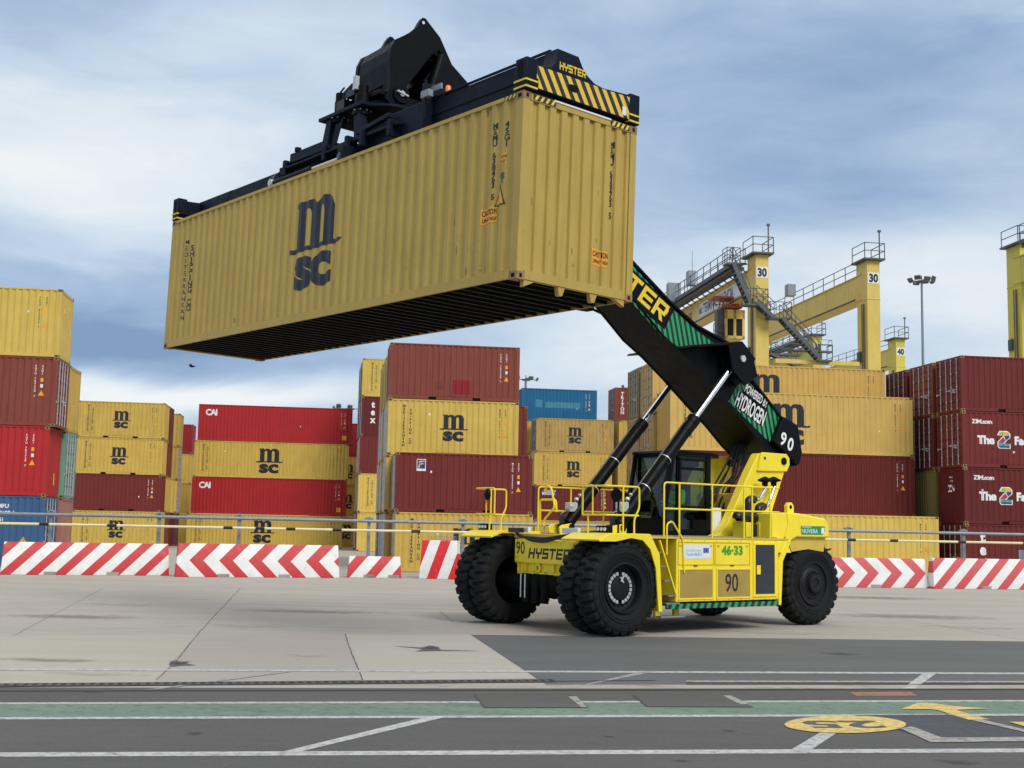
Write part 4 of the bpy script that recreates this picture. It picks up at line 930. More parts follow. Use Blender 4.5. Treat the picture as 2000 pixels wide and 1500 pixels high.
# boom supports
towp = [(-5.20, 3.78), (-5.27, 3.81), (-6.10, 3.815), (-6.19, 3.74), (-6.20, 3.58), (-6.10, 3.44), (-5.70, 2.60), (-5.45, 1.9), (-3.70, 1.9), (-3.95, 1.98), (-4.20, 2.20), (-4.92, 3.38)]
for s in (1, -1):
    y0, y1 = sorted((s*.70, s*.93)); mb = MB(); mb.prism(towp, y0, y1, 'y'); tw = mb.build('boom_support', 'machine yellow', ST_, bevel=.015)
    y0, y1 = sorted((s*.93, s*.985)); mb = MB(); mb.prism([(-5.13, 3.40), (-5.24, 3.80), (-5.30, 3.83), (-6.10, 3.83), (-6.205, 3.74), (-6.21, 3.58), (-6.11, 3.43)], y0, y1, 'y'); mb.build('pivot_plate', 'machine yellow', tw, bevel=.012)
    mb = MB(); mb.cyl((-5.995, s*.60, 3.66), (-5.995, s*1.01, 3.66), .085, n=24); mb.build('pivot_pin', 'dark matt', tw)
    mb = MB(); mb.cyl((-5.36, s*.96, 3.70), (-5.36, s*.99, 3.70), .035, n=12); mb.build('grease_hole', 'dark matt', tw)
mb = MB(); mb.box(-4.9, -5.3, -.70, .70, 1.9, 2.9); mb.build('cross_member', 'machine yellow dusty', ST_, bevel=.02)
# ---- boom
top = [(.95, 9.42), (-1.617, 7.725), (-2.718, 7.004), (-3.528, 6.573), (-4.614, 6.272), (-5.123, 5.945), (-5.277, 5.567), (-6.329, 4.717), (-6.80, 4.53), (-6.92, 3.88), (-6.827, 3.60)]
bot = [(-6.55, 3.54), (-6.24, 3.66), (-5.62, 4.08), (-5.10, 4.50), (-4.49, 4.92), (-3.68, 5.51), (-3.05, 5.93), (-2.47, 6.26), (-1.68, 6.90), (.95, 8.62)]
mb = MB(); mb.prism(top+bot, -.60, .60, 'y'); boom = mb.build('boom', 'black paint', ST_, bevel=.012)
mb = MB()                                               # flanges
for pl in (top, ):
    for p, q in zip(pl[:-1], pl[1:]): mb.bar((p[0], .62, p[1]), (q[0], .62, q[1]), .05, .05); mb.bar((p[0], -.62, p[1]), (q[0], -.62, q[1]), .05, .05)
for p, q in zip(bot[:-1], bot[1:]):
    mb.bar((p[0], .62, p[1]), (q[0], .62, q[1]), .04, .03); mb.bar((p[0], -.62, p[1]), (q[0], -.62, q[1]), .04, .03)
mb.build('boom_flange', 'black paint', boom)
# inner boom and head
def lp(u): return (9.42-7.725)/(.95+1.617)*(u+1.617)+7.725
mb = MB(); mb.prism([(.3, lp(.3)-.10), (3.45, lp(3.45)-.10), (3.75, lp(3.75)-.75), (3.2, lp(3.2)-.78), (.3, lp(.3)-.72)], -.47, .47, 'y'); mb.build('inner_boom', 'black paint', ST_, bevel=.015)
def curve_plate(outline, holes, th):
    cu = bpy.data.curves.new('c', 'CURVE'); cu.dimensions = '2D'; cu.fill_mode = 'BOTH'; cu.extrude = th/2
    for P in [outline]+holes:
        sp_ = cu.splines.new('POLY'); sp_.points.add(len(P)-1); sp_.use_cyclic_u = True
        for q, (x, y) in zip(sp_.points, P): q.co = (x, y, 0, 1)
    o = bpy.data.objects.new('c', cu); COL.objects.link(o); dg = bpy.context.evaluated_depsgraph_get(); dg.update()
    me = bpy.data.meshes.new_from_object(o.evaluated_get(dg)); bpy.data.objects.remove(o); return me
hp_out = [(3.917, 11.70), (3.985, 11.60), (4.05, 11.47), (4.20, 11.32), (4.517, 11.108), (4.60, 10.92), (4.62, 10.686), (4.60, 10.174), (4.69, 9.95), (4.60, 9.86), (4.32, 9.78), (3.60, 9.83), (3.05, 9.95), (2.78, 10.35), (2.806, 10.642), (3.216, 10.937), (3.507, 11.411), (3.85, 11.70)]
def ell(cx, cz, a_, b_, rot, n=18): return [(cx+cos(t_)*a_*cos(rot)-sin(t_)*b_*sin(rot), cz+cos(t_)*a_*sin(rot)+sin(t_)*b_*cos(rot)) for t_ in [2*pi*i/n for i in range(n)]]
def slot(c0, r0, c1, r1):
    d = Vector((c1[0]-c0[0], c1[1]-c0[1])); an = atan2(d.y, d.x); out = []
    for i in range(9): t_ = an+pi/2+pi*i/8; out.append((c0[0]+cos(t_)*r0, c0[1]+sin(t_)*r0))
    for i in range(9): t_ = an-pi/2+pi*i/8; out.append((c1[0]+cos(t_)*r1, c1[1]+sin(t_)*r1))
    return out
hole = slot((4.03, 10.17), .22, (3.63, 10.98), .07)
for s in (1, -1):
    me = curve_plate(hp_out, [hole], .10); me.transform(Matrix(((1, 0, 0, 0), (0, 0, 1, s*.60), (0, 1, 0, 0), (0, 0, 0, 1)))); me.materials.clear(); me.materials.append(MATS['black paint'])
    hpn = ob('head_plate', me, ST_, bevel=.01)
    mb = MB(); mb.cyl((4.36, s*.64, 10.07), (4.36, s*.70, 10.07), .17, n=28); mb.build('pin_boss', 'black paint', hpn)
    mb = MB(); mb.cyl((4.36, s*.70, 10.07), (4.36, s*.735, 10.07), .055, n=18); mb.bar((4.24, s*.725, 10.04), (4.48, s*.725, 10.10), .03, .06, (0, 1, 0)); mb.build('pin_cap', 'silver paint', hpn)
    mb = MB(); mb.cyl((3.90, s*.60, 11.60), (3.90, s*.66, 11.60), .03, n=12); mb.build('lug_hole', 'pale sign', hpn)
sheet = [(4.06, 11.44), (4.20, 11.31), (4.50, 11.11), (4.585, 10.92), (4.605, 10.686), (4.59, 10.45)]
mb = MB()
for p, q in zip(sheet[:-1], sheet[1:]): mb.add([(p[0], -.56, p[1]), (q[0], -.56, q[1]), (q[0], .56, q[1]), (p[0], .56, p[1]), (p[0]-.05, -.56, p[1]-.03), (q[0]-.05, -.56, q[1]-.02), (q[0]-.05, .56, q[1]-.02), (p[0]-.05, .56, p[1]-.03)], [(0, 1, 2, 3), (7, 6, 5, 4), (0, 4, 5, 1), (3, 2, 6, 7)])
for v0, v1, z0 in ((-.56, -.10, 9.90), (.38, .56, 9.90), (-.10, .38, 10.28)): mb.box(4.54, 4.59, v0, v1, z0, 10.45)
mb.build('head_sheet', 'black paint', ST_, smooth=60)
mb = MB()
mb.prism([(3.2, 10.85), (3.55, 11.35), (3.95, 11.45), (4.45, 11.06), (4.5, 10.75), (3.6, 10.95)], -.54, .54, 'y'); mb.box(3.1, 3.35, -.54, .54, 10.0, 10.6); mb.build('head_web', 'dark matt', ST_)
mb = MB(); mb.cyl((3.50, .72, 11.02), (3.72, .72, 10.30), .075, n=16); mb.cyl((3.50, .72, 11.12), (3.50, .50, 11.12), .05, n=12); hc_ = mb.build('tilt_cylinder', 'black paint', ST_)
mb = MB(); mb.cyl((3.72, .72, 10.30), (3.80, .72, 9.80), .035, n=12); mb.build('rod', 'chrome', hc_)
# decals on the boom side
def bs(x, y): p = sv(x, y, .62); return p.x, p.z
def bpoly(pts): return [bs(*p) for p in pts]
bp = lambda l: (lambda x, z: (x, .602+l, z))
A_ = Art(); A_.poly([(.85, 9.30), (.85, 8.72), *bpoly([(1238, 594), (1294, 658), (1333, 681), (1372, 676), (1398, 672), (1360, 645), (1309, 598), (1240, 522)])]); ob('stripe_panel', art_mesh('stripe_panel', A_, 'boom stripes', bp(.004)), boom)
A_ = Art(); A_.poly(bpoly([(1424, 784), (1450, 735), (1460, 742), (1522, 812), (1528, 822), (1512, 855), (1503, 863)])); ob('stripe_panel', art_mesh('stripe_panel', A_, 'boom stripes', bp(.004)), boom)
A_ = Art(); A_.poly(bpoly([(1556, 848), (1557, 895), (1551, 885), (1549, 846)])); ob('stripe_panel', art_mesh('stripe_panel', A_, 'boom stripes', bp(.03)), boom)
def along(p0, p1, l):
    a_, b_ = bs(*p0), bs(*p1); o_ = Vector((a_[0], .602+l, a_[1])); ex = Vector((b_[0]-a_[0], 0, b_[1]-a_[1])).normalized(); ez = Vector((ex.z, 0, -ex.x)); ez = ez if ez.z > 0 else -ez
    return (lambda x, z: o_+ex*x+ez*z), Vector((b_[0]-a_[0], 0, b_[1]-a_[1])).length
def bloc(mat, n, fn, ln, art): return ob(n, art_mesh(n, art, mat, fn), boom)
fn, ln = along((1252, 604), (1294, 624+5), .008)
# maker's name: ends at photo x~1303; letters run down the slope
A_ = Art(); fn, ln = along((1136, 485), (1297, 632), .010); xx = hyster(A_, 0, 0, 1.0, 0.0); s_ = ln/xx; B_ = Art(); hyster(B_, 0, 0, s_, .12)
ob('maker_lettering', art_mesh('maker_lettering', B_, 'yellow lettering', fn), boom)
A_ = Art(); A_.poly([(-.14, -.10), (ln*1.03, -.10), (ln*1.03+.03, s_+.06), (-.14, s_+.06)]); ob('lettering_backing', art_mesh('lettering_backing', A_, 'black paint', lambda x, z: Vector(fn(x, z))-Vector((0, .003, 0))), boom)
fn, ln = along((1435, 790), (1490, 832), .009); wd = glyphs('HYDROGEN', .02)[2]; h = .36
A_ = Art(); A_.text('HYDROGEN', .0, .0, h, .02, ln/(wd*h)); wd2 = glyphs('POWERED BY', .02)[2]; A_.text('POWERED BY', .16, .44, .20, .02, ln*.80/(wd2*.20))
ob('slogan', art_mesh('slogan', A_, 'white lettering', fn), boom)
A_ = Art(); A_.rect(-.03, -.03, ln+.02, .37); A_.rect(.13, .3702, ln*.80+.18, .66); ob('slogan_backing', art_mesh('slogan_backing', A_, 'black paint', lambda x, z: Vector(fn(x, z))-Vector((0, .003, 0))), boom)
# gusset block carrying the cylinder pin, and the raised end box
mb = MB(); gp = [(-2.96, 5.96), (-3.2, 6.02), (-4.40, 6.26), (-4.62, 6.24), (-5.0, 5.92), (-5.12, 5.55), (-4.62, 5.02), (-4.2, 5.20)]
for s in (1, -1):
    y0, y1 = sorted((s*.60, s*.99)); g2 = MB(); g2.prism([(-4.18, 6.16), (-4.62, 6.24), (-5.0, 5.92), (-5.12, 5.55), (-4.72, 5.30), (-4.30, 5.62)], *sorted((s*.93, s*.99)), 'y'); g2.prism([(-4.18, 6.16), (-4.62, 6.24), (-5.0, 5.92), (-5.12, 5.55), (-4.72, 5.30), (-4.30, 5.62)], *sorted((s*.66, s*.72)), 'y')
    g2.prism([(-2.9, 5.98), (-2.96, 6.04), (-4.62, 6.30), (-5.06, 5.94), (-5.02, 5.88), (-4.60, 6.23)], y0, y1, 'y'); g2.build('cylinder_bracket', 'black paint', boom, bevel=.008)
    mb = MB(); mb.cyl((-4.62, s*.60, 5.90), (-4.62, s*1.03, 5.90), .075, n=20); mb.build('cylinder_pin', 'silver paint', boom)
eb = MB(); ebp = bpoly([(1503, 864), (1524, 822), (1537, 822), (1555, 834), (1549, 846), (1551, 892), (1542, 890)])
y_ = .60; eb.prism([(-5.95, 4.12), (-6.30, 4.72), (-6.80, 4.55), (-6.94, 3.90), (-6.83, 3.62)], .60, .74, 'y'); ebo = eb.build('pivot_box', 'black paint', boom, bevel=.01); eb = MB(); eb.prism([(-5.95, 4.12), (-6.30, 4.72), (-6.80, 4.55), (-6.94, 3.90), (-6.83, 3.62)], -.74, -.60, 'y'); eb.build('pivot_box', 'black paint', boom, bevel=.01)
o1 = sv(1522, 868, .745); o2 = sv(1550, 884, .745); ex = (o2-o1).normalized(); ez = Vector((-ex.z, 0, ex.x)); ez = ez if ez.z > 0 else -ez
A_ = Art(); A_.text('9', .0, .03, .30, .025, .95); A_.text('0', .27, -.0, .30, .025, .95); ob('fleet_number', art_mesh('fleet_number', A_, 'white lettering', lambda x, z: o1+ex*x+ez*z), boom)
mb = MB(); mb.cyl((-1.9, -.55, 6.75), (-1.62, -.86, 6.95), .03, n=8); mb.box(-1.45, -1.75, -1.05, -.80, 6.88, 6.96); mb.build('work_light', 'dark matt', boom)
# lift cylinders
for s in (1, -1):
    v = s*.82; b0 = Vector((-1.02, v, 2.06)); b1 = Vector((-4.62, v, 5.90)); d = (b1-b0).normalized()
    mb = MB(); mb.cyl(b0+d*.10, b0+d*3.12, .132, n=28); mb.cyl(b0+d*3.12, b0+d*3.30, .152, n=28); mb.cyl(b0+d*2.85, b0+d*3.12, .142, n=28); lc = mb.build('lift_cylinder', 'black paint', ST_, bevel=.006)
    mb = MB(); mb.cyl(b0+d*3.2, b1-d*.05, .070, n=24); mb.build('rod', 'chrome', lc)
    mb = MB()
    for q in (1.15, 2.02): mb.cyl(b0+d*q, b0+d*(q+.02), .138, n=28)
    mb.build('strap', 'silver paint', lc)
    mb = MB(); side_ = Vector((0, s*.13, 0)); nrm = d.cross(Vector((0, 1, 0))).normalized(); off = nrm*(.165 if nrm.z > 0 else -.165)
    mb.tube([b0+d*.45+off, b0+d*3.0+off, b0+d*3.2+off*.8], .018, 8); mb.build('pipe', 'hose black', lc)
    mb = MB(); c_ = b0+d*.42+off*1.1; mb.box(c_.x-.12, c_.x+.10, c_.y-.09, c_.y+.09, c_.z-.10, c_.z+.10); mb.cyl(c_+Vector((.05, -.1, 0)), c_+Vector((.05, .12, .02)), .04); mb.cyl(c_+d*.2, c_+d*.26, .05); mb.cyl(c_+d*.34, c_+d*.38, .04); mb.build('valve_block', 'silver paint', lc, bevel=.012)
    mb = MB()
    for k in range(3): mb.tube([c_+Vector((.06, -.05+.05*k, -.05)), c_+Vector((.22+.04*k, -.02, -.15)), c_+Vector((.20+.05*k, .02, -.45)), c_+Vector((.05, .05, -.52))], .026, 8, .1)
    mb.build('hose', 'hose black', lc)
    mb = MB(); mb.prism([(-.72, 1.90), (-.70, 2.06), (-.78, 2.10), (-1.03, 2.14), (-1.13, 2.06), (-1.12, 1.90)], v-.21, v-.16, 'y'); mb.prism([(-.72, 1.90), (-.70, 2.06), (-.78, 2.10), (-1.03, 2.14), (-1.13, 2.06), (-1.12, 1.90)], v+.16, v+.21, 'y'); lg = mb.build('cylinder_lug', 'machine yellow', ST_, bevel=.01)
    mb = MB(); mb.cyl((-1.02, v-.24, 2.06), (-1.02, v+.24, 2.06), .07, n=18); mb.build('lug_pin', 'dark matt', lg)
# ---- cab
cab = bpy.data.objects.new('cab', None); COL.objects.link(cab); cab.parent = ST_
u0, u1, vw, z0, z1 = -2.86, -3.95, .60, 1.93, 3.70
mb = MB()
for s in (1, -1):
    mb.bar((u0+.26, s*vw*.98, z0+.4), (u0, s*vw, z1), .07, .07); mb.bar((u1+.03, s*vw, z0), (u1+.03, s*vw, z1), .09, .10); mb.bar((u0+.2, s*vw, z0), (u0+.26, s*vw*.98, z0+.4), .09, .07)
    mb.bar((u0, s*vw, z1-.03), (u1, s*vw, z1-.03), .07, .07); mb.bar((u0-.10, s*(vw+.004), z0), (u0-.13, s*(vw+.004), z1), .05, .06)
    mb.bar((u0+.2, s*vw, z0+.04), (u1, s*vw, z0+.04), .06, .10); mb.bar((u0-.1, s*(vw+.004), z0+.62), (u1, s*(vw+.004), z0+.62), .03, .04)
mb.bar((u0, -vw, z1-.03), (u0, vw, z1-.03), .07, .07); mb.bar((u1, -vw, z1-.03), (u1, vw, z1-.03), .07, .07)
mb.build('cab_frame', 'black paint', cab)
mb = MB(); mb.prism([(u0+.10, z1), (u0+.04, z1+.07), (u1-.05, z1+.07), (u1-.28, z1+.03), (u1-.28, z1-.06), (u1, z1)], -vw-.05, vw+.05, 'y'); mb.build('cab_roof', 'black paint', cab, bevel=.02)
mb = MB(); mb.box(u0+.22, u1, -vw, vw, z0-.02, z0+.03); mb.box(u1+.02, u1+.05, -vw+.05, vw-.05, z0, z0+.55); mb.box(u0+.18, u0+.21, -vw+.04, vw-.04, z0, z0+.36); mb.box(u0+.4, u0+.44, -.5, -.2, z0+.5, z0+.9); mb.build('cab_floor', 'dark matt', cab)
mb = MB(); mb.quad((u0+.265, -vw+.03, z0+.40), (u0+.265, vw-.03, z0+.40), (u0+.01, vw-.02, z1-.05), (u0+.01, -vw+.02, z1-.05)); mb.build('windscreen', 'cab glass', cab, recalc=False, smooth=0)
for s in (1, -1):
    mb = MB(); mb.add([(u0+.20, s*vw, z0+.06), (u0+.24, s*vw, z0+.4), (u0+.0, s*vw, z1-.06), (u1+.07, s*vw, z1-.06), (u1+.07, s*vw, z0+.06)], [(0, 1, 2, 3, 4)]); mb.build('side_window', 'cab glass', cab, recalc=False, smooth=0)
mb = MB(); mb.quad((u1+.03, -vw+.05, z0+.55), (u1+.03, vw-.05, z0+.55), (u1+.03, vw-.05, z1-.05), (u1+.03, -vw+.05, z1-.05)); mb.build('rear_window', 'cab glass', cab, recalc=False, smooth=0)
mb = MB()                                              # door: frame on the near side
for p, q in (((u0-.15, z0+.10), (u1+.10, z0+.10)), ((u0-.15, z1-.12), (u1+.10, z1-.12)), ((u0-.15, z0+.10), (u0-.17, z1-.12)), ((u1+.10, z0+.10), (u1+.10, z1-.12)), ((u0-.17, z1-.32), (u1+.10, z1-.32))): mb.bar((p[0], vw+.035, p[1]), (q[0], vw+.035, q[1]), .035, .06)
mb.box(u0-.55, u1+.10, vw+.02, vw+.05, z0+.10, z0+.35); dr = mb.build('cab_door', 'black paint', cab)
mb = MB(); mb.bar((u1+.20, vw+.07, z0+.75), (u1+.20, vw+.07, z0+1.25), .02, .03); mb.build('door_handle', 'dark matt', dr)
mb = MB(); mb.box(u0-.25, u1+.10, -.30, .30, z0+.03, z0+.45); mb.box(u1+.35, u1+.22, -.28, .28, z0+.45, z0+1.15); mb.build('seat', 'navy cloth', cab, bevel=.04)
mb = MB(); mb.tube([(u0+.05, 0, z0+.35), (u0-.10, 0, z0+.75)], .03); mb.lathe([(0, .17), (.02, .185), (.04, .17), (.02, .155), (0, .17)], (u0-.12, 0, z0+.78), (-.6, 0, .8), 24); mb.box(u0+.1, u0-.05, -.4, -.15, z0+.5, z0+.75); mb.build('steering_wheel', 'dark matt', cab)
mb = MB(); mb.box(u1-.06, u1-.42, -.5, -.1, z1-.22, z1+.02); mb.build('air_unit', 'dark matt', cab, bevel=.02)
mb = MB(); mb.tube([(u0+.10, vw-.05, z1), (u0+.22, vw+.02, z1-.5), (u0+.34, vw, z0+.9)], .014, 6, .2); mb.build('mirror_arm', 'dark matt', cab)
# ---- railings, traced in the planes they stand in
def P3(p, kind, val): q = sv(p[0], p[1], val) if kind == 'v' else su(p[0], p[1], val); return q
r_ = .0185
def V(x, y, v=2.06): return sv(x, y, v)
mb = MB(); zT, zM, zB = V(1297, 942).z, V(1297, 993).z, 1.90
U = lambda x, y=990, v=2.06: V(x, y, v).x
mb.tube([(U(1297), 2.06, zB), (U(1297), 2.06, zT), (U(1522), 2.06, zT)], r_, 8, .08); mb.tube([(U(1297), 2.06, zM), (U(1522), 2.06, zM)], r_)
for x in (1327, 1391, 1453, 1469, 1504): mb.cyl((U(x), 2.06, zB), (U(x), 2.06, zT), r_, n=8)
mb.tube([(U(1300), 2.10, 1.55), (U(1300), 2.10, 2.16), (U(1310), 2.10, 2.22), (U(1330, 1040), 2.12, 1.85), (U(1332, 1060), 2.13, 1.2)], .018, 8, .08)
mb.build('railing', 'machine yellow', ST_)
for s in (1, -1):
    mb = MB(); zt, zm = 2.98, 2.40
    A3, B3, C3 = (.42, s*1.45), (.42, s*2.16), (-.42, s*2.16)
    zt, zm = sv(1240, 951, 2.16).z, sv(1240, 1007, 2.16).z
    mb.tube([(A3[0], A3[1], zm), (A3[0], A3[1], zt), (B3[0], B3[1], zt), (C3[0], C3[1], zt), (C3[0], C3[1], zm+.15), (C3[0]+.13, C3[1], zm-.08), (C3[0]+.13, C3[1], 1.95)], r_, 8, .07)
    mb.tube([(A3[0], A3[1], zm), (B3[0], B3[1], zm), (C3[0]+.02, C3[1], zm)], r_, 8, .03)
    for p in ((.42, s*1.62), (.0, s*2.16)): mb.cyl((*p, 1.94), (*p, zt if p[0] < .3 else zm), r_, n=8)
    mb.cyl((.42, s*1.75, zm), (.42, s*1.75, zt), r_*.8, n=8)
    mb.build('railing', 'machine yellow', ST_)
    if s < 0:
        mb = MB(); mb.tube([(-1.25, -2.06, 1.9), (-1.25, -2.06, 2.95), (-4.3, -2.06, 2.95)], r_, 8, .08); mb.tube([(-1.25, -2.06, 2.42), (-4.3, -2.06, 2.42)], r_)
        for u in (-2.2, -3.2, -4.3): mb.cyl((u, -2.06, 1.9), (u, -2.06, 2.95), r_, n=8)
        mb.build('railing', 'machine yellow', ST_)
def hoop(pts, u, name='grab_rail'):
    mb = MB(); mb.tube([su(x, y, u) for x, y in pts], .024, 8, .08); mb.build(name, 'machine yellow', ST_)
hoop([(1055, 1027), (1055, 976), (1086, 976), (1087, 1000)], -.9)
hoop([(1065, 966), (1066, 950), (1076, 950), (1084, 990), (1063, 1015), (1062, 1027)], -.7)
mb = MB(); q0 = V(1148, 953, -.2); 
# lights, mirrors, front equipment
for s in (1, -1):
    for k, (u, v) in enumerate(((.30, s*1.95),)):
        mb = MB(); mb.box(u-.08, u+.06, v-.17, v+.17, 1.96, 2.10); lb = mb.build('headlight', 'black paint', ST_, bevel=.015)
        for dv in (-.10, 0, .10): 
            mb = MB(); mb.cyl((u+.055, v+dv, 2.03), (u+.075, v+dv, 2.03), .036, n=16); mb.build('lens', 'lamp glass', lb)
    mb = MB(); mb.box(.20, .12, *sorted((s*.55, s*1.05)), 1.93, 2.04); mb.build('equipment_box', 'pale sign', ST_, bevel=.008)
mb = MB(); mb.lathe([(0, 0), (.03, .10), (.05, .125), (.09, .13), (.10, .0)], (.50, -1.72, 2.72), (-.85, .2, 0), 24); mb.bar((.42, -1.75, 2.72), (.5, -1.72, 2.72), .03, .03); mb.build('mirror', 'black paint', ST_, recalc=True)
mb = MB(); mb.lathe([(.101, 0), (.101, .12)], (.50, -1.72, 2.72), (-.85, .2, 0), 24); mb.build('mirror_glass', 'lamp glass', ST_)
c_ = sv(1208, 967, 1.4); mb = MB(); mb.lathe([(0, 0), (.04, .11), (.09, .13), (.10, 0)], tuple(c_), (.9, .3, 0), 20); mb.tube([c_, c_+Vector((0, 0, -.3)), (c_.x, c_.y, 1.93)], .02); mb.build('mirror', 'black paint', ST_, recalc=True)
mb = MB()                                              # hydraulic hoses drooping over the front
import itertools
for k in range(5):
    pts = [(.30, -.95+.02*k, 1.97), (.34, -.70, 1.90-.015*k), (.38, -.25, 1.76+.02*k), (.38, .25, 1.74+.02*k), (.34, .62, 1.83+.01*k), (.22, .85+.03*k, 1.93), (-.2, 1.25, 1.99)]
    mb.tube(pts, .021, 8, .2)
mb.box(.26, .38, -1.0, -.62, 1.92, 2.02); mb.build('hose', 'hose black', ST_)
mb = MB(); r5 = random.Random(4)                       # hoses between the supports
for k in range(9):
    v = -.35+.08*k; pts = [(-4.75-.03*k, v, 2.3), (-4.95+r5.uniform(-.2, .15), v+r5.uniform(-.2, .2), 2.75+r5.uniform(-.2, .2)), (-5.15+r5.uniform(-.2, .25), v+r5.uniform(-.2, .2), 3.1+r5.uniform(-.1, .1)), (-5.45+r5.uniform(-.1, .1), v*.8, 3.4+r5.uniform(-.15, .15)), (-5.6, v*.7, 3.9), (-5.7, v*.7, 4.15)]
    mb.tube(pts, .022, 7, .25)
for k in range(4): mb.tube([(-3.95, .5, 2.55+.1*k), (-4.25, .45-.1*k, 2.65+.08*k), (-4.6, .2, 2.75+.08*k), (-4.9, .1, 3.2)], .025, 7, .2)
mb.build('hose', 'hose black', ST_)
mb = MB(); mb.bar((-3.98, -.2, 1.95), (-4.75, -.2, 3.15), .06, .04); mb.build('support_strut', 'silver paint', ST_)
mb = MB(); mb.box(-4.0, -4.3, -.6, .66, 1.93, 2.55); mb.build('tank', 'pale sign', ST_, bevel=.02)
# exhaust stacks
for k, px in enumerate((1493, 1509)):
    v = 1.15; b = sv(px, 960, v); e1 = sv(px-2-14*0, 925, v)
    base = sv((1470, 1489)[k], (976, 990)[k], 1.25); el_ = sv((1484, 1500)[k], (975, 988)[k], 1.25); up_ = sv((1497, 1513)[k], 949, 1.2); tp = sv((1494, 1511)[k], 940, 1.2)
    mb = MB(); mb.tube([base, el_, up_, tp], .042, 12, .08); ex_ = mb.build('exhaust_pipe', 'chrome', ST_)
    mb = MB(); mb.lathe([(-.10, .06), (-.02, .07), (0, .15), (.03, .17), (.09, .06), (.11, 0)], tuple(tp+Vector((0, 0, .0))), (0, 0, 1), 20); mb.build('rain_cap', 'dark matt', ex_, recalc=True)
    mb = MB(); lo = sv((1461, 1481)[k], 1012, 1.3); mb.tube([lo, (lo.x, lo.y, base.z-.02), base+Vector((.02, 0, .02)), base-Vector((.06, 0, 0))], .088, 14, .12); mb.build('elbow', 'hose black', ex_)
mb = MB(); pa, pb = sv(1440, 1008, 1.35), sv(1492, 1013, 1.35); mb.tube([pa+Vector((0, 0, -.05)), pa, pb, pb+Vector((-.05, 0, -.12))], .11, 14, .1); mb.build('intake_duct', 'hose black', ST_)
mb = MB(); U2 = lambda x: sv(x, 1030, 1.3).x
for xa, xb in ((1444, 1456), (1470, 1480), (1486, 1500)): mb = MB(); mb.box(U2(xa), U2(xb), 1.1, 1.5, 1.90, 2.24); mb.build('equipment_cover', 'machine yellow', ST_, bevel=.01)
for xa, xb in ((1457, 1469), (1481, 1486), (1501, 1509)): mb = MB(); mb.box(U2(xa), U2(xb), 1.15, 1.45, 1.90, 2.20); mb.build('filter_unit', 'hose black', ST_, bevel=.02)
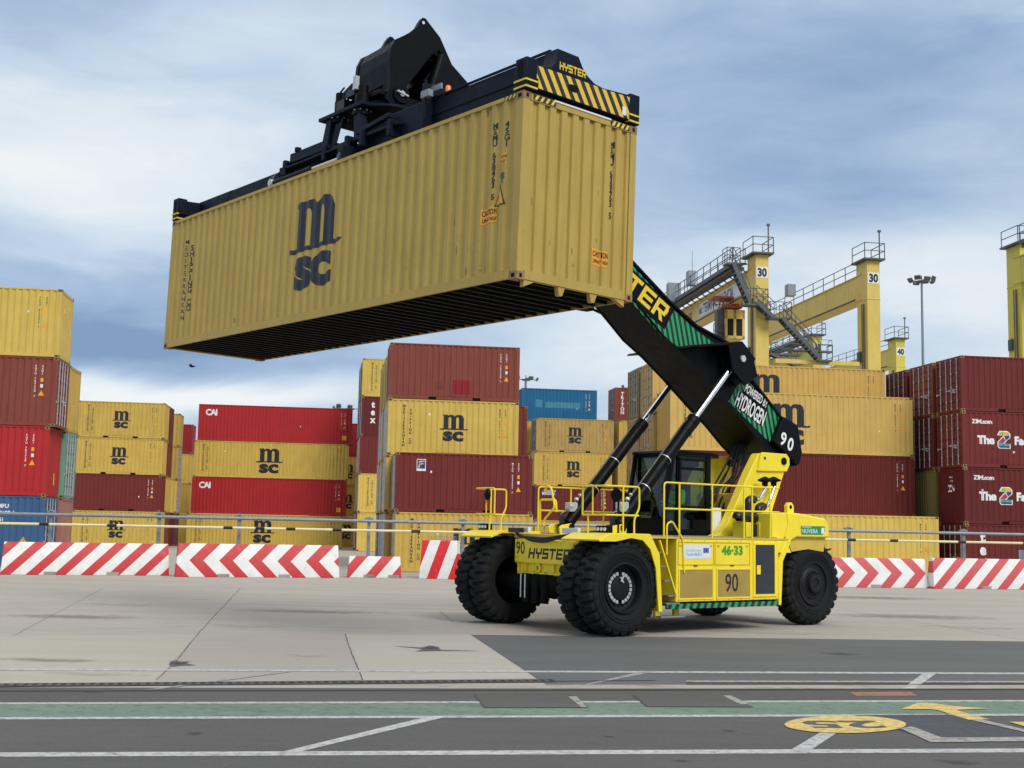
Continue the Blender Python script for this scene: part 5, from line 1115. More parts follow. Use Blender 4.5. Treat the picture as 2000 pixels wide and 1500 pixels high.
# ---- driver
def skin_body(name, verts, edges, radii, mat, parent, sub=2):
    me = bpy.data.meshes.new(name); me.from_pydata(verts, edges, []); o = bpy.data.objects.new(name, me); COL.objects.link(o); o.parent = parent
    sk = o.modifiers.new('skin', 'SKIN'); sk.use_smooth_shade = True
    for i, r__ in enumerate(radii): me.skin_vertices[0].data[i].radius = (r__, r__) if not isinstance(r__, tuple) else r__
    me.skin_vertices[0].data[0].use_root = True
    ss = o.modifiers.new('sub', 'SUBSURF'); ss.levels = sub; ss.render_levels = sub; me.materials.append(MATS[mat]); return o
def driver():
    # seated, facing forward (+u), hands towards the wheel
    O_ = Vector((-3.55, 0, 2.40))
    pr = root('person', MS @ Matrix.Translation(O_), 'driver in a green high-visibility jacket sitting in the cab of the machine', 'person')
    V_ = [(0, 0, .02), (.0, 0, .25), (.02, 0, .45), (.03, 0, .56), (.05, 0, .64), (.06, 0, .74), (.05, 0, .84),
          (.02, .19, .48), (.10, .27, .22), (.36, .22, .22), (.46, .20, .26),
          (.02, -.19, .48), (.10, -.27, .22), (.36, -.22, .22), (.46, -.20, .26),
          (.10, .11, .0), (.46, .13, .06), (.52, .13, -.34), (.60, .13, -.40),
          (.10, -.11, .0), (.46, -.13, .06), (.52, -.13, -.34), (.60, -.13, -.40)]
    E_ = [(0, 1), (1, 2), (2, 3), (3, 4), (4, 5), (5, 6), (2, 7), (7, 8), (8, 9), (9, 10), (2, 11), (11, 12), (12, 13), (13, 14), (0, 15), (15, 16), (16, 17), (17, 18), (0, 19), (19, 20), (20, 21), (21, 22)]
    R_ = [.13, .13, .15, .075, .06, .095, .075, .075, .055, .04, .032, .075, .055, .04, .032, .095, .075, .05, .04, .095, .075, .05, .04]
    skin_body('body', V_, E_, R_, 'skin', pr)
    jk = [(0, 0, .02), (.0, 0, .25), (.02, 0, .47), (.02, .20, .48), (.10, .275, .22), (.33, .225, .22), (.02, -.20, .48), (.10, -.275, .22), (.33, -.225, .22)]
    skin_body('jacket', jk, [(0, 1), (1, 2), (2, 3), (3, 4), (4, 5), (2, 6), (6, 7), (7, 8)], [.155, .155, .165, .095, .075, .06, .095, .075, .06], 'hi-vis', pr)
    tr_ = [(0, 0, .0), (.10, .11, .0), (.46, .13, .06), (.51, .13, -.28), (.10, -.11, .0), (.46, -.13, .06), (.51, -.13, -.28)]
    skin_body('trousers', tr_, [(0, 1), (1, 2), (2, 3), (0, 4), (4, 5), (5, 6)], [.14, .105, .09, .065, .105, .09, .065], 'navy cloth', pr)
    skin_body('hair', [(.02, 0, .76), (.03, 0, .86), (.06, 0, .885)], [(0, 1), (1, 2)], [.09, .09, .07], 'dark matt', pr)
    mb = MB(); mb.box(.135, .165, -.012, .012, .735, .775)
    for s in (1, -1): mb.box(.13, .15, s*.03-.012, s*.03+.012, .785, .797)
    mb.box(.135, .152, -.025, .025, .705, .713); mb.build('face', 'dark matt', pr)
    for s in (1, -1):
        mb = MB(); base = Vector((.46, s*.20, .26)); 
        mb.box(base.x-.03, base.x+.05, base.y-.04, base.y+.04, base.z-.015, base.z+.015)
        for k in range(4): yv = base.y-.033+.022*k; ln = (.06, .07, .066, .05)[k]; mb.tube([(base.x+.04, yv, base.z), (base.x+.04+ln*.5, yv, base.z-.01), (base.x+.03+ln*.8, yv, base.z-.045)], .009, 6)
        mb.tube([(base.x, base.y-s*.04, base.z), (base.x+.04, base.y-s*.065, base.z-.02)], .010, 6); mb.build('hand', 'skin', pr, bevel=.006)
driver()
# ------------------------------------------------------------------ spreader (x along the container from its far end, y across, z up)
SPM = MC @ Matrix.Translation((0, 0, HC))
sp = root('container_spreader', SPM, 'black telescopic spreader with hazard-striped end beam clamped on the lifted ochre container', 'spreader')
stripes('hazard stripes', (.012, .014, .018), (.78, .50, .045), lambda x, y, z, Mm: Mm('LESS_THAN', Mm('FRACT', Mm('ADD', Mm('DIVIDE', Mm('ADD', y, Mm('MULTIPLY', z, .62)), .192), 100.30)), .50), wear=.03)
def E(x, y): p = cap(x, y, 0); return p.y, p.z-HC
def XA(a): return CL_-a
# end beams
for near in (1, 0):
    sgn = 1 if near else -1; xo = CL_+.02 if near else -.02; xi = CL_-.28 if near else .28
    x0, x1 = sorted((xo, xi)); mb = MB()
    prof = [(.03, .44), (.03, .07), (2.42, .06), (2.44, .50), (2.2, .49), (1.62, .45), (1.44, .475), (1.28, .56), (1.17, .67), (1.08, .815), (.63, .825), (.60, .62), (.52, .49), (.30, .45)]
    if not near: prof = [(.03, .46), (.03, .14), (2.42, .14), (2.44, .43), (1.7, .47), (.97, .52), (.3, .47)]
    mb.prism(prof, x0, x1, 'x'); eb = mb.build('end_beam', 'spreader paint', sp, bevel=.012)
    if near:
        A_ = Art(); A_.poly([(.11, .43), (.11, .24), (.26, .23), (.27, .085), (2.22, .08), (2.23, .22), (2.38, .22), (2.40, .46), (1.62, .43), (1.40, .44), (.55, .44), (.30, .435)])
        ob('hazard_panel', art_mesh('hazard_panel', A_, 'hazard stripes', lambda x, z: (CL_+.024, x, z)), eb)
        A_ = Art(); hyster(A_, 0, 0, .125, 0, 1.0); k = .56/max(v[0] for v in A_.v); A_.v = [(.68+x*k, .50+z) for x, z in A_.v]
        ob('maker_lettering', art_mesh('maker_lettering', A_, 'yellow lettering', lambda x, z: (CL_+.026, x, z)), eb)
        mb = MB(); mb.prism(slot((.93, .27), .055, (1.03, .27), .055), CL_+.022, CL_+.030, 'x'); mb.build('beam_hole', 'dark matt', eb)
        mb = MB(); mb.box(CL_+.024, CL_+.030, 2.06, 2.14, .12, .26); mb.build('notice', 'pale sign', eb)
    for y0, y1 in ((0.0, .22), (2.22, 2.44)):
        a_, b_ = sorted((xo+sgn*.02, xo-sgn*.24)); mb = MB(); mb.box(a_, b_, y0, y1, .02, .52); cr = mb.build('twistlock_box', 'spreader paint', sp, bevel=.012)
        mb = MB()
        for z in (.045, .15): mb.box(a_-.012, b_+.012, y0-.012, y1+.012, z, z+.028)
        mb.build('yellow_band', 'yellow lettering', cr)
        yy = y0-.004 if y0 < 1 else y1+.004; mb = MB(); mb.prism(slot((a_+.12, .26), .055, (a_+.12, .42), .055), *sorted((yy, yy+(.02 if y0 < 1 else -.02))), 'y'); mb.build('side_opening', 'dark matt', cr)
    fb = MB(); fb.box(*sorted((xo-sgn*.08, xo-sgn*.24)), .22, 2.22, .012, .30); fb.build('lower_beam', 'spreader paint', sp)
# telescopic beams
mb = MB(); mb.box(XA(3.3), CL_-.2, .69, 1.13, .22, .84); tb = mb.build('telescopic_beam', 'spreader paint', sp, bevel=.015)
mb = MB(); mb.bar((XA(3.3), .68, .86), (CL_-.2, .68, .86), .04, .03); mb.bar((XA(3.3), .68, .55), (CL_-.25, .68, .55), .02, .02); mb.build('beam_edge', 'spreader paint', tb)
mb = MB(); mb.box(.2, XA(8.1), .50, 1.10, .18, .50); mb.prism([(.25, .18), (.25, .50), (1.85, .50), (1.45, .18)], .49, .52, 'y'); mb.build('telescopic_beam', 'spreader paint', sp, bevel=.015)
mb = MB(); mb.box(.2, XA(8.3), 1.32, 1.85, .25, .85); mb.build('telescopic_beam', 'spreader paint', sp, bevel=.015)
# main frame
mb = MB(); mb.box(XA(8.15), XA(6.75), .62, 1.93, .525, .86); mb.box(XA(8.3), XA(8.15), .70, 1.85, .30, .70); mb.cyl((XA(7.9), .66, .86), (XA(7.9), .66, .95), .07, n=12); mb.box(XA(7.95), XA(6.9), .60, .63, .60, .66); mb.build('frame_box', 'spreader paint', sp, bevel=.015)
mb = MB(); mb.box(XA(5.15), XA(3.35), .55, 1.95, .20, .80); mb.box(XA(3.40), XA(3.30), .50, 2.0, .12, 1.10); mb.box(XA(8.2), XA(5.1), .60, 1.95, .12, .52); mb.box(XA(8.25), XA(8.1), .45, 1.0, .15, .55)
mf = mb.build('main_frame', 'spreader paint', sp, bevel=.015)
mb = MB(); mb.box(XA(6.9), XA(3.95), .40, .52, .48, .54); mb.box(XA(8.0), XA(6.2), .38, .50, .52, .57); mb.bar((XA(5.3), .44, .62), (XA(4.25), .44, .72), .10, .08); mb.box(XA(8.0), XA(5.6), .34, .54, .42, .46)
for a_ in (7.9, 6.4, 5.6, 5.1, 4.2): mb.box(XA(a_), XA(a_-.10), .33, .56, .30, .60)
mb.build('side_rail', 'spreader paint', sp, bevel=.006)
mb = MB(); mb.cyl((XA(8.0), .22, .14), (XA(6.55), .22, .14), .055, n=16); tc1 = mb.build('extension_cylinder', 'spreader paint', sp)
mb = MB(); mb.cyl((XA(6.55), .22, .14), (XA(5.45), .22, .14), .028, n=12); mb.build('rod', 'chrome', tc1)
mb = MB(); mb.cyl((XA(8.05), .14, .14), (XA(8.05), .30, .14), .07, n=14); mb.cyl((XA(5.42), .12, .14), (XA(5.42), .32, .14), .06, n=14); mb.build('pin', 'silver paint', tc1)
mb = MB(); mb.box(XA(5.48), XA(5.30), .12, .5, .06, .34); mb.build('cylinder_bracket', 'spreader paint', tc1, bevel=.01)
mb = MB(); mb.box(XA(3.28), XA(3.05), .40, .50, .78, .90); mb.build('sensor_box', 'galvanised', sp); mb = MB(); mb.cyl((XA(3.2), .45, .40), (XA(3.2), .45, 1.1), .018); mb.build('post', 'spreader paint', sp)
mb = MB(); mb.box(XA(3.45), XA(3.0), .62, .66, .95, 1.05); mb.build('reflector', 'galvanised', sp)
mb = MB(); q = cbp(875, 180, .75); mb.cyl((q.x, .75, .86), (q.x, .75, .90), .06, n=16); bb = mb.build('beacon', 'dark matt', sp); mb = MB(); mb.lathe([(0, .05), (.09, .05), (.12, .03), (.13, 0)], (q.x, .75, .90), (0, 0, 1), 16); mb.build('beacon_lens', 'amber lens', bb)
# rotator frame
zt = 1.16
for a_, y in ((5.35, .55), (6.55, .55), (5.35, 1.95), (6.55, 1.95)):
    da = .12 if a_ < 6 else -.12; mb = MB(); mb.add([Vector(p) for p in [(XA(a_+.12), y-.1, .53), (XA(a_-.12), y-.1, .53), (XA(a_-.12), y+.1, .53), (XA(a_+.12), y+.1, .53), (XA(a_+.09+da), y-.08, zt), (XA(a_-.09+da), y-.08, zt), (XA(a_-.09+da), y+.08, zt), (XA(a_+.09+da), y+.08, zt)]], [(0, 3, 2, 1), (4, 5, 6, 7), (0, 1, 5, 4), (1, 2, 6, 5), (2, 3, 7, 6), (3, 0, 4, 7)]); mb.build('frame_leg', 'spreader paint', sp, bevel=.01)
mb = MB(); mb.box(XA(6.75), XA(5.20), .42, 2.05, zt, zt+.07); mb.cyl((XA(5.55), 1.22, zt), (XA(5.55), 1.22, zt+.06), .70, n=40); mb.build('rotator_plate', 'spreader paint', sp, bevel=.01)
mb = MB(); mb.cyl((XA(5.55), 1.22, zt+.07), (XA(5.55), 1.22, zt+.16), .58, n=48); mb.build('slewing_ring', 'black paint', sp, bevel=.01)
mb = MB(); mb.box(XA(6.1), XA(5.0), .65, 1.85, zt+.20, zt+.30); mb.box(XA(5.98), XA(5.14), .92, 1.38, zt+.28, zt+.55); mb.build('yoke', 'black paint', sp, bevel=.015)
for i, (px, py) in enumerate(((709, 190), (665, 205))):
    q = cbp(px, py, .62+.5*i*0); x, z = q.x, q.z-HC
    mb = MB(); mb.cyl((x, .62, z-.36), (x, .62, z+.05), .15 if i == 0 else .11, n=22); mb.cyl((x, .62, z-.38), (x, .62, z-.30), .19 if i == 0 else .14, n=22); mb.cyl((x, .62, z+.05), (x, .62, z+.22), .10, n=16)
    mt_ = mb.build('slewing_motor', 'black paint', sp, bevel=.008)
    mb = MB()
    if i == 0: mb.box(x-.13, x-.03, .46, .54, z+.14, z+.40)
    for k in range(8): t_ = k*pi/4; mb.cyl((x+cos(t_)*.165, .62+sin(t_)*.165, z-.31), (x+cos(t_)*.165, .62+sin(t_)*.165, z-.275), .018, n=6)
    mb.build('motor_fitting', 'silver paint', mt_)
q = cbp(690, 180, .60); x, z = q.x, q.z-HC; mb = MB(); r6 = random.Random(9)
for k in range(9):
    a0 = Vector((x+r6.uniform(-.2, .2), .6+r6.uniform(-.1, .1), z+r6.uniform(-.1, .3))); b0_ = Vector((x+r6.uniform(-.5, .1), .6, z+r6.uniform(-.45, -.2))); mb.tube([a0, (a0+b0_)/2+Vector((-.15+r6.uniform(-.1, .05), 0, r6.uniform(-.1, .2))), b0_], .02, 6, .1)
for k in range(5): mb.tube([(x-.1, .7, z-.1), (x-.25-.05*k, .6, z-.25), (x-.45-.06*k, .55, .62), (XA(7.2+.2*k), .46, .58)], .018, 6, .1)
mb.box(x-.42, x-.15, .5, .8, z-.30, z-.12); mb.box(x-.1, x+.2, .5, .9, z-.12, z+.0); mb.build('hose', 'hose black', sp)
mb = MB()
for k in range(4): mb.tube([(XA(8.2), .5, .5), (XA(8.3+.05*k), .35, .35), (XA(8.2), .3, .18-.03*k)], .014, 6, .08)
mb.build('hose', 'hose black', sp)
# ------------------------------------------------------------------ ground, road, paint
def gmat(name, base, spots, coarse, bump=.25, tint=None):
    m = pmat(name, base, .88, var=.06, scale=90, bump=bump, bscale=55); t = m.node_tree; b = t.nodes['Principled BSDF']; b.inputs['Specular IOR Level'].default_value = .3
    tc = t.nodes.new('ShaderNodeTexCoord'); old = b.inputs['Base Color'].links[0].from_socket
    def layer(old, scale, stretch, lo, hi, amt, col, det=7, rough=.65):
        mp = t.nodes.new('ShaderNodeMapping'); mp.inputs['Scale'].default_value = stretch; mp.inputs['Rotation'].default_value = (0, 0, -YW); t.links.new(tc.outputs['Object'], mp.inputs[0])
        n = t.nodes.new('ShaderNodeTexNoise'); n.inputs['Scale'].default_value = scale; n.inputs['Detail'].default_value = det; n.inputs['Roughness'].default_value = rough; t.links.new(mp.outputs[0], n.inputs['Vector'])
        r = t.nodes.new('ShaderNodeMapRange'); t.links.new(n.outputs['Fac'], r.inputs[0]); r.inputs[1].default_value = lo; r.inputs[2].default_value = hi; r.inputs[4].default_value = amt
        x = t.nodes.new('ShaderNodeMixRGB'); t.links.new(r.outputs[0], x.inputs[0]); t.links.new(old, x.inputs[1]); x.inputs[2].default_value = (*col, 1); return x.outputs[0]
    for L__ in coarse: old = layer(old, *L__)
    for L__ in spots: old = layer(old, *L__)
    t.links.new(old, b.inputs['Base Color'])
    if tint:                                            # worn-through paint: chips show the surface beneath
        o_ = t.nodes['Material Output']; tr_ = t.nodes.new('ShaderNodeBsdfTransparent'); ms = t.nodes.new('ShaderNodeMixShader'); acc = None
        for sc2, lo, hi_ in ((tint[0], .50, .64), (38, .56, .66), (3, .60, .72)):
            n = t.nodes.new('ShaderNodeTexNoise'); n.inputs['Scale'].default_value = sc2; n.inputs['Detail'].default_value = 8; n.inputs['Roughness'].default_value = .7; t.links.new(tc.outputs['Object'], n.inputs['Vector'])
            r = t.nodes.new('ShaderNodeMapRange'); t.links.new(n.outputs['Fac'], r.inputs[0]); r.inputs[1].default_value = lo; r.inputs[2].default_value = hi_; r.inputs[4].default_value = tint[1]
            if acc is None: acc = r.outputs[0]
            else: mm = t.nodes.new('ShaderNodeMath'); mm.operation = 'MAXIMUM'; t.links.new(acc, mm.inputs[0]); t.links.new(r.outputs[0], mm.inputs[1]); acc = mm.outputs[0]
        t.links.new(acc, ms.inputs[0]); t.links.new(b.outputs[0], ms.inputs[1]); t.links.new(tr_.outputs[0], ms.inputs[2]); t.links.new(ms.outputs[0], o_.inputs[0])
    return m
gmat('concrete yard', (.385, .355, .32), [(.22, (.25, 3, 1), .55, .70, .55, (.25, .232, .21)), (.5, (.12, 5, 1), .56, .66, .40, (.20, .19, .175)), (1.1, (.8, 1.6, 1), .60, .72, .6, (.20, .19, .175)), (14, (1, 1, 1), .60, .72, .4, (.22, .21, .19)), (6, (1, 2, 1), .68, .76, .35, (.18, .17, .155)), (.8, (.35, 4, 1), .56, .72, .30, (.24, .225, .205))],
     [(.09, (1, 1, 1), .42, .62, .55, (.34, .315, .275)), (.35, (.4, 1.5, 1), .45, .65, .45, (.45, .405, .345)), (2.2, (.5, 2, 1), .45, .7, .30, (.29, .275, .25))])
gmat('asphalt', (.086, .086, .082), [(1.6, (1, 1.6, 1), .64, .74, .55, (.055, .053, .052)), (14, (1, 1, 1), .56, .70, .45, (.150, .147, .142)), (60, (1, 1, 1), .56, .68, .55, (.19, .185, .18)), (45, (1.3, 1, 1), .58, .68, .55, (.045, .044, .043)), (1.0, (.25, 3, 1), .56, .70, .45, (.068, .067, .065))],
     [(.3, (.4, 1.3, 1), .42, .62, .45, (.122, .12, .115)), (2.5, (.5, 2, 1), .5, .7, .3, (.074, .073, .071))], bump=.35)
gmat('asphalt patch', (.108, .112, .112), [(1.6, (1, 1.6, 1), .64, .74, .4, (.065, .065, .065)), (40, (1, 1, 1), .58, .70, .3, (.17, .17, .17))], [(.4, (.4, 1.3, 1), .42, .62, .4, (.16, .163, .16))], bump=.3)
gmat('green lane', (.150, .222, .172), [(.7, (.4, 2, 1), .52, .70, .65, (.115, .135, .115)), (3, (1, 1.6, 1), .55, .70, .5, (.105, .12, .105)), (24, (1, 1, 1), .55, .72, .45, (.20, .24, .20))], [(.5, (.4, 1.3, 1), .42, .62, .5, (.21, .29, .23))], tint=(7, 0.3))
gmat('road white', (.50, .51, .51), [(2.5, (1, 1, 1), .50, .68, .45, (.30, .295, .285)), (9, (1, 1, 1), .48, .66, .7, (.24, .235, .23)), (40, (1, 1, 1), .55, .7, .45, (.3, .3, .29))], [(1.2, (1, 1, 1), .45, .65, .4, (.42, .43, .43))], tint=(11, 0.42))
gmat('road white worn', (.36, .35, .335), [(9, (1, 1, 1), .48, .64, .7, (.27, .26, .24))], [(1.2, (1, 1, 1), .45, .65, .4, (.36, .35, .33))], tint=(9, 0.6))
gmat('road yellow', (.68, .51, .18), [(4, (1, 1, 1), .50, .66, .55, (.36, .29, .13)), (9, (1, 1, 1), .50, .68, .7, (.30, .25, .13)), (30, (1, 1, 1), .58, .72, .5, (.38, .31, .14))], [(1.2, (1, 1, 1), .45, .65, .3, (.70, .55, .20))], tint=(11, 0.42))
gmat('kerb concrete', (.37, .34, .30), [(4, (.4, 1, 1), .55, .68, .7, (.11, .105, .10))], [(1, (1, 1, 1), .45, .65, .4, (.24, .22, .20))])
gmat('brick patch', (.30, .16, .11), [(6, (1, 1, 1), .52, .64, .6, (.12, .10, .09))], [(1, (1, 1, 1), .45, .65, .4, (.24, .15, .11))])
pmat('asphalt stain', (.055, .054, .052), .85, var=.2, scale=6); pmat('groove', (.030, .027, .025), .9, var=.3, scale=5); pmat('steel grate', (.085, .082, .078), .6, metal=.3, var=.3, scale=9); pmat('oil stain', (.075, .07, .066), .6, var=.3, scale=4); pmat('crack', (.09, .083, .075), .9, var=.3, scale=3)
if True:
    m = pmat('hatch steel', (.050, .052, .058), .5, metal=.2); t = m.node_tree; b = t.nodes['Principled BSDF']
    ck = t.nodes.new('ShaderNodeTexVoronoi'); ck.inputs['Scale'].default_value = 16; tc = t.nodes.new('ShaderNodeTexCoord'); t.links.new(tc.outputs['Object'], ck.inputs[0]); bp_ = t.nodes.new('ShaderNodeBump'); bp_.inputs['Strength'].default_value = .8; bp_.inputs['Distance'].default_value = .01; t.links.new(ck.outputs['Distance'], bp_.inputs['Height']); t.links.new(bp_.outputs[0], b.inputs['Normal'])
mb = MB(); mb.quad((-3000, -300, 0), (3000, -300, 0), (3000, 3000, 0), (-3000, 3000, 0)); struct(mb.build('concrete_ground', 'concrete yard', recalc=False, smooth=0))
def ZZ(z): return .003+(z-.004)*.42
def flat(name, pts, mat, z, ext=None):
    z = ZZ(z)
    P = [gr(x, y) for x, y in pts]; mb = MB(); mb.add([(p.x, p.y, z) for p in P], [tuple(range(len(P)))]); return struct(mb.build(name, mat, recalc=False, smooth=0))
def band(name, xa, ya, yb_, xc, yc, yd, mat, z, e0=25, e1=25):
    a, b_, c, d = gr(xa, ya), gr(xa, yb_), gr(xc, yc), gr(xc, yd); u1_ = (c-a).normalized(); u2_ = (d-b_).normalized(); z = ZZ(z)
    a -= u1_*e0; b_ -= u1_*e0; c += u1_*e1; d += u1_*e1
    mb = MB(); mb.add([(p.x, p.y, z) for p in (b_, d, c, a)], [(0, 1, 2, 3)]); return struct(mb.build(name, mat, recalc=False, smooth=0))
# road sheet: everything nearer than the drain line
a, c = gr(0, 1343), gr(2000, 1343); d_ = (gr(2000, 1316)-gr(0, 1308)).normalized(); nrm_ = Vector((d_.y, -d_.x, 0)); a2, c2 = a-d_*40, a+d_*60
mb = MB(); mb.add([(p.x, p.y, .004) for p in (a2+nrm_*45, c2+nrm_*45, c2, a2)], [(0, 1, 2, 3)]); struct(mb.build('asphalt_road', 'asphalt', recalc=False, smooth=0))
p0, p1, p2, p3 = gr(920, 1240), gr(2000, 1253), gr(1048, 1325), gr(1048, 1343); e = (p1-p0).normalized()
mb = MB(); q3_ = gr(1075, 1342); mb.add([(p.x, p.y, .004) for p in (p0, p2, q3_, q3_+d_*45, p1+e*38)], [(0, 1, 2, 3, 4)]); struct(mb.build('asphalt_patch', 'asphalt patch', recalc=False, smooth=0))
band('green_lane', 0, 1375, 1403, 2000, 1370, 1397, 'green lane', .008)
band('white_line', 0, 1373, 1376, 1840, 1368.5, 1371.5, 'road white', .012, 25, 25)
band('white_line', 0, 1402, 1406, 2000, 1395, 1399, 'road white', .012)
band('white_line', 0, 1471, 1479, 2000, 1463, 1471, 'road white', .012)
band('white_line', 0, 1306.5, 1309.5, 2000, 1314.5, 1318, 'road white', .012)
flat('white_line', [(538, 1473), (572, 1473), (878, 1400), (838, 1400)], 'road white', .016)
flat('white_line', [(1543, 1467), (1583, 1467), (1640, 1429), (1600, 1433)], 'road white', .016)
flat('white_line', [(1108, 1346), (1140, 1340), (1288, 1311), (1255, 1312)], 'road white worn', .016)
flat('white_line', [(1762, 1346), (1787, 1346), (1832, 1314), (1806, 1314)], 'road white', .016)
flat('white_line', [(282, 1349), (310, 1347), (570, 1313), (530, 1314)], 'road white worn', .016)
# kerb line, drain and rail grooves
band('kerb_strip', 860, 1338, 1345.5, 2000, 1338.5, 1346.5, 'kerb concrete', .010, 0, 25)
band('kerb_strip', 1340, 1330, 1333, 2000, 1331, 1334, 'road white worn', .012, 0, 25)
band('kerb_strip', 0, 1335, 1337, 1080, 1330, 1332, 'kerb concrete', .010, 25, 0)
band('rail_groove', 0, 1349.5, 1351.5, 2000, 1346.5, 1348.5, 'groove', .014)
band('rail_groove', 1340, 1333, 1335.5, 2000, 1334, 1336.5, 'groove', .012, 0, 25)
band('rail_groove', 1340, 1337.5, 1338.6, 2000, 1337.5, 1338.6, 'groove', .016, 0, 25)
band('rail_groove', 1090, 1331, 1332, 1280, 1329, 1330, 'groove', .016, 0, 0)
ga, gb = gr(0, 1340), gr(1085, 1331); gd = (gb-ga).normalized(); gn = Vector((-gd.y, gd.x, 0)); ga = ga-gd*12; ln_ = (gb-ga).length
Mg = Matrix(((gd.x, gn.x, 0, ga.x), (gd.y, gn.y, 0, ga.y), (0, 0, 1, .006), (0, 0, 0, 1)))
dg_ = root('drain_grate', Mg, 'long steel drain grate set in the ground along the edge of the concrete yard', 'drain grate')
mb = MB(); mb.box(0, ln_, -.11, .11, 0, .003); mb.build('channel', 'groove', dg_); mb = MB(); k = 0
while k*.11 < ln_: mb.box(k*.11, k*.11+.055, -.095, .095, .004, .010); k += 1
mb.box(0, ln_, -.12, -.10, .002, .012); mb.box(0, ln_, .10, .12, .002, .012); mb.build('grate_bars', 'steel grate', dg_)
# joints, cracks and stains in the concrete
def film(name, col, amt, sc2):
    m = bpy.data.materials.new(name); m.use_nodes = True; t = m.node_tree; b = t.nodes['Principled BSDF']; b.inputs['Base Color'].default_value = (*col, 1); b.inputs['Roughness'].default_value = .75
    tcn = t.nodes.new('ShaderNodeTexCoord'); mp = t.nodes.new('ShaderNodeMapping'); mp.inputs['Location'].default_value = (-1, -1, 0); mp.inputs['Scale'].default_value = (2, 2, 0); t.links.new(tcn.outputs['Generated'], mp.inputs[0])
    ln_ = t.nodes.new('ShaderNodeVectorMath'); ln_.operation = 'LENGTH'; t.links.new(mp.outputs[0], ln_.inputs[0])
    n = t.nodes.new('ShaderNodeTexNoise'); n.inputs['Scale'].default_value = sc2; n.inputs['Detail'].default_value = 8; n.inputs['Roughness'].default_value = .7; t.links.new(tcn.outputs['Object'], n.inputs['Vector'])
    a = t.nodes.new('ShaderNodeMath'); a.operation = 'MULTIPLY_ADD'; t.links.new(n.outputs['Fac'], a.inputs[0]); a.inputs[1].default_value = 1.8; a.inputs[2].default_value = -.2
    s_ = t.nodes.new('ShaderNodeMath'); s_.operation = 'SUBTRACT'; t.links.new(a.outputs[0], s_.inputs[0]); t.links.new(ln_.outputs['Value'], s_.inputs[1])
    r = t.nodes.new('ShaderNodeMapRange'); t.links.new(s_.outputs[0], r.inputs[0]); r.inputs[1].default_value = 0; r.inputs[2].default_value = .55; r.inputs[4].default_value = amt
    tr_ = t.nodes.new('ShaderNodeBsdfTransparent'); ms = t.nodes.new('ShaderNodeMixShader'); t.links.new(r.outputs[0], ms.inputs[0]); t.links.new(tr_.outputs[0], ms.inputs[1]); t.links.new(b.outputs[0], ms.inputs[2]); t.links.new(ms.outputs[0], t.nodes['Material Output'].inputs[0]); MATS[name] = m
film('dark film', (.06, .056, .052), .50, 4.5); film('pale film', (.50, .47, .43), .5, 2.0); film('tyre film', (.11, .10, .09), .34, 3.0)
_fz = [0]
def blotch(name, cx, cy, rx, ry, mat, ang=0):
    _fz[0] += 1; z = .0062+.00025*_fz[0]; P = []
    for i in range(24):
        t_ = 2*pi*i/24; x, y = cos(t_)*rx, sin(t_)*ry; P.append(gr(cx+x, cy+y+x*ang))
    c_ = sum(P, Vector())/24; mb = MB(); mb.add([(p.x-c_.x, p.y-c_.y, 0) for p in P], [tuple(range(24))]); o = mb.build(name, mat, recalc=False, smooth=0); o.location = (c_.x, c_.y, z); return struct(o)
def slab(pts, col):
    nm = 'slab concrete %d' % len([k for k in MATS if k.startswith('slab')]); gmat(nm, col, [(1.3, (1, 1.6, 1), .62, .74, .5, tuple(c*.55 for c in col)), (9, (1, 2, 1), .60, .72, .4, tuple(c*.62 for c in col)), (.8, (.35, 4, 1), .54, .70, .35, tuple(c*.72 for c in col))], [(.5, (.4, 1.5, 1), .42, .62, .5, tuple(min(1, c*1.12) for c in col))]); flat('concrete_slab', pts, nm, .001)
slab([(387, 1240), (674, 1238.5), (708, 1329), (304, 1333)], (.36, .325, .30)); slab([(676, 1238.5), (918, 1240), (1046, 1325), (710, 1329)], (.40, .375, .33)); slab([(-400, 1243), (383, 1240.5), (302, 1333), (-400, 1338)], (.395, .375, .325))
for a_ in ((140, 1205, 230, 7), (600, 1195, 260, 5), (1780, 1205, 260, 7), (1700, 1168, 190, 4), (90, 1290, 190, 6)): blotch('ground_stain', *a_, 'tyre film', .01)
for a_ in ((350, 1296, 30, 5), (838, 1266, 34, 5), (1640, 1278, 50, 4), (1870, 1490, 62, 8), (1330, 1487, 30, 4), (382, 1433, 24, 7), (1424, 1428, 26, 4), (1190, 1440, 22, 3), (180, 1352, 40, 3)): blotch('oil_stain', *a_, 'dark film')
for a_ in ((480, 1222, 130, 7), (1500, 1235, 190, 6), (230, 1180, 140, 5), (1900, 1225, 140, 6), (600, 1280, 70, 6), (180, 1316, 160, 6)): blotch('pale_scuff', *a_, 'pale film')
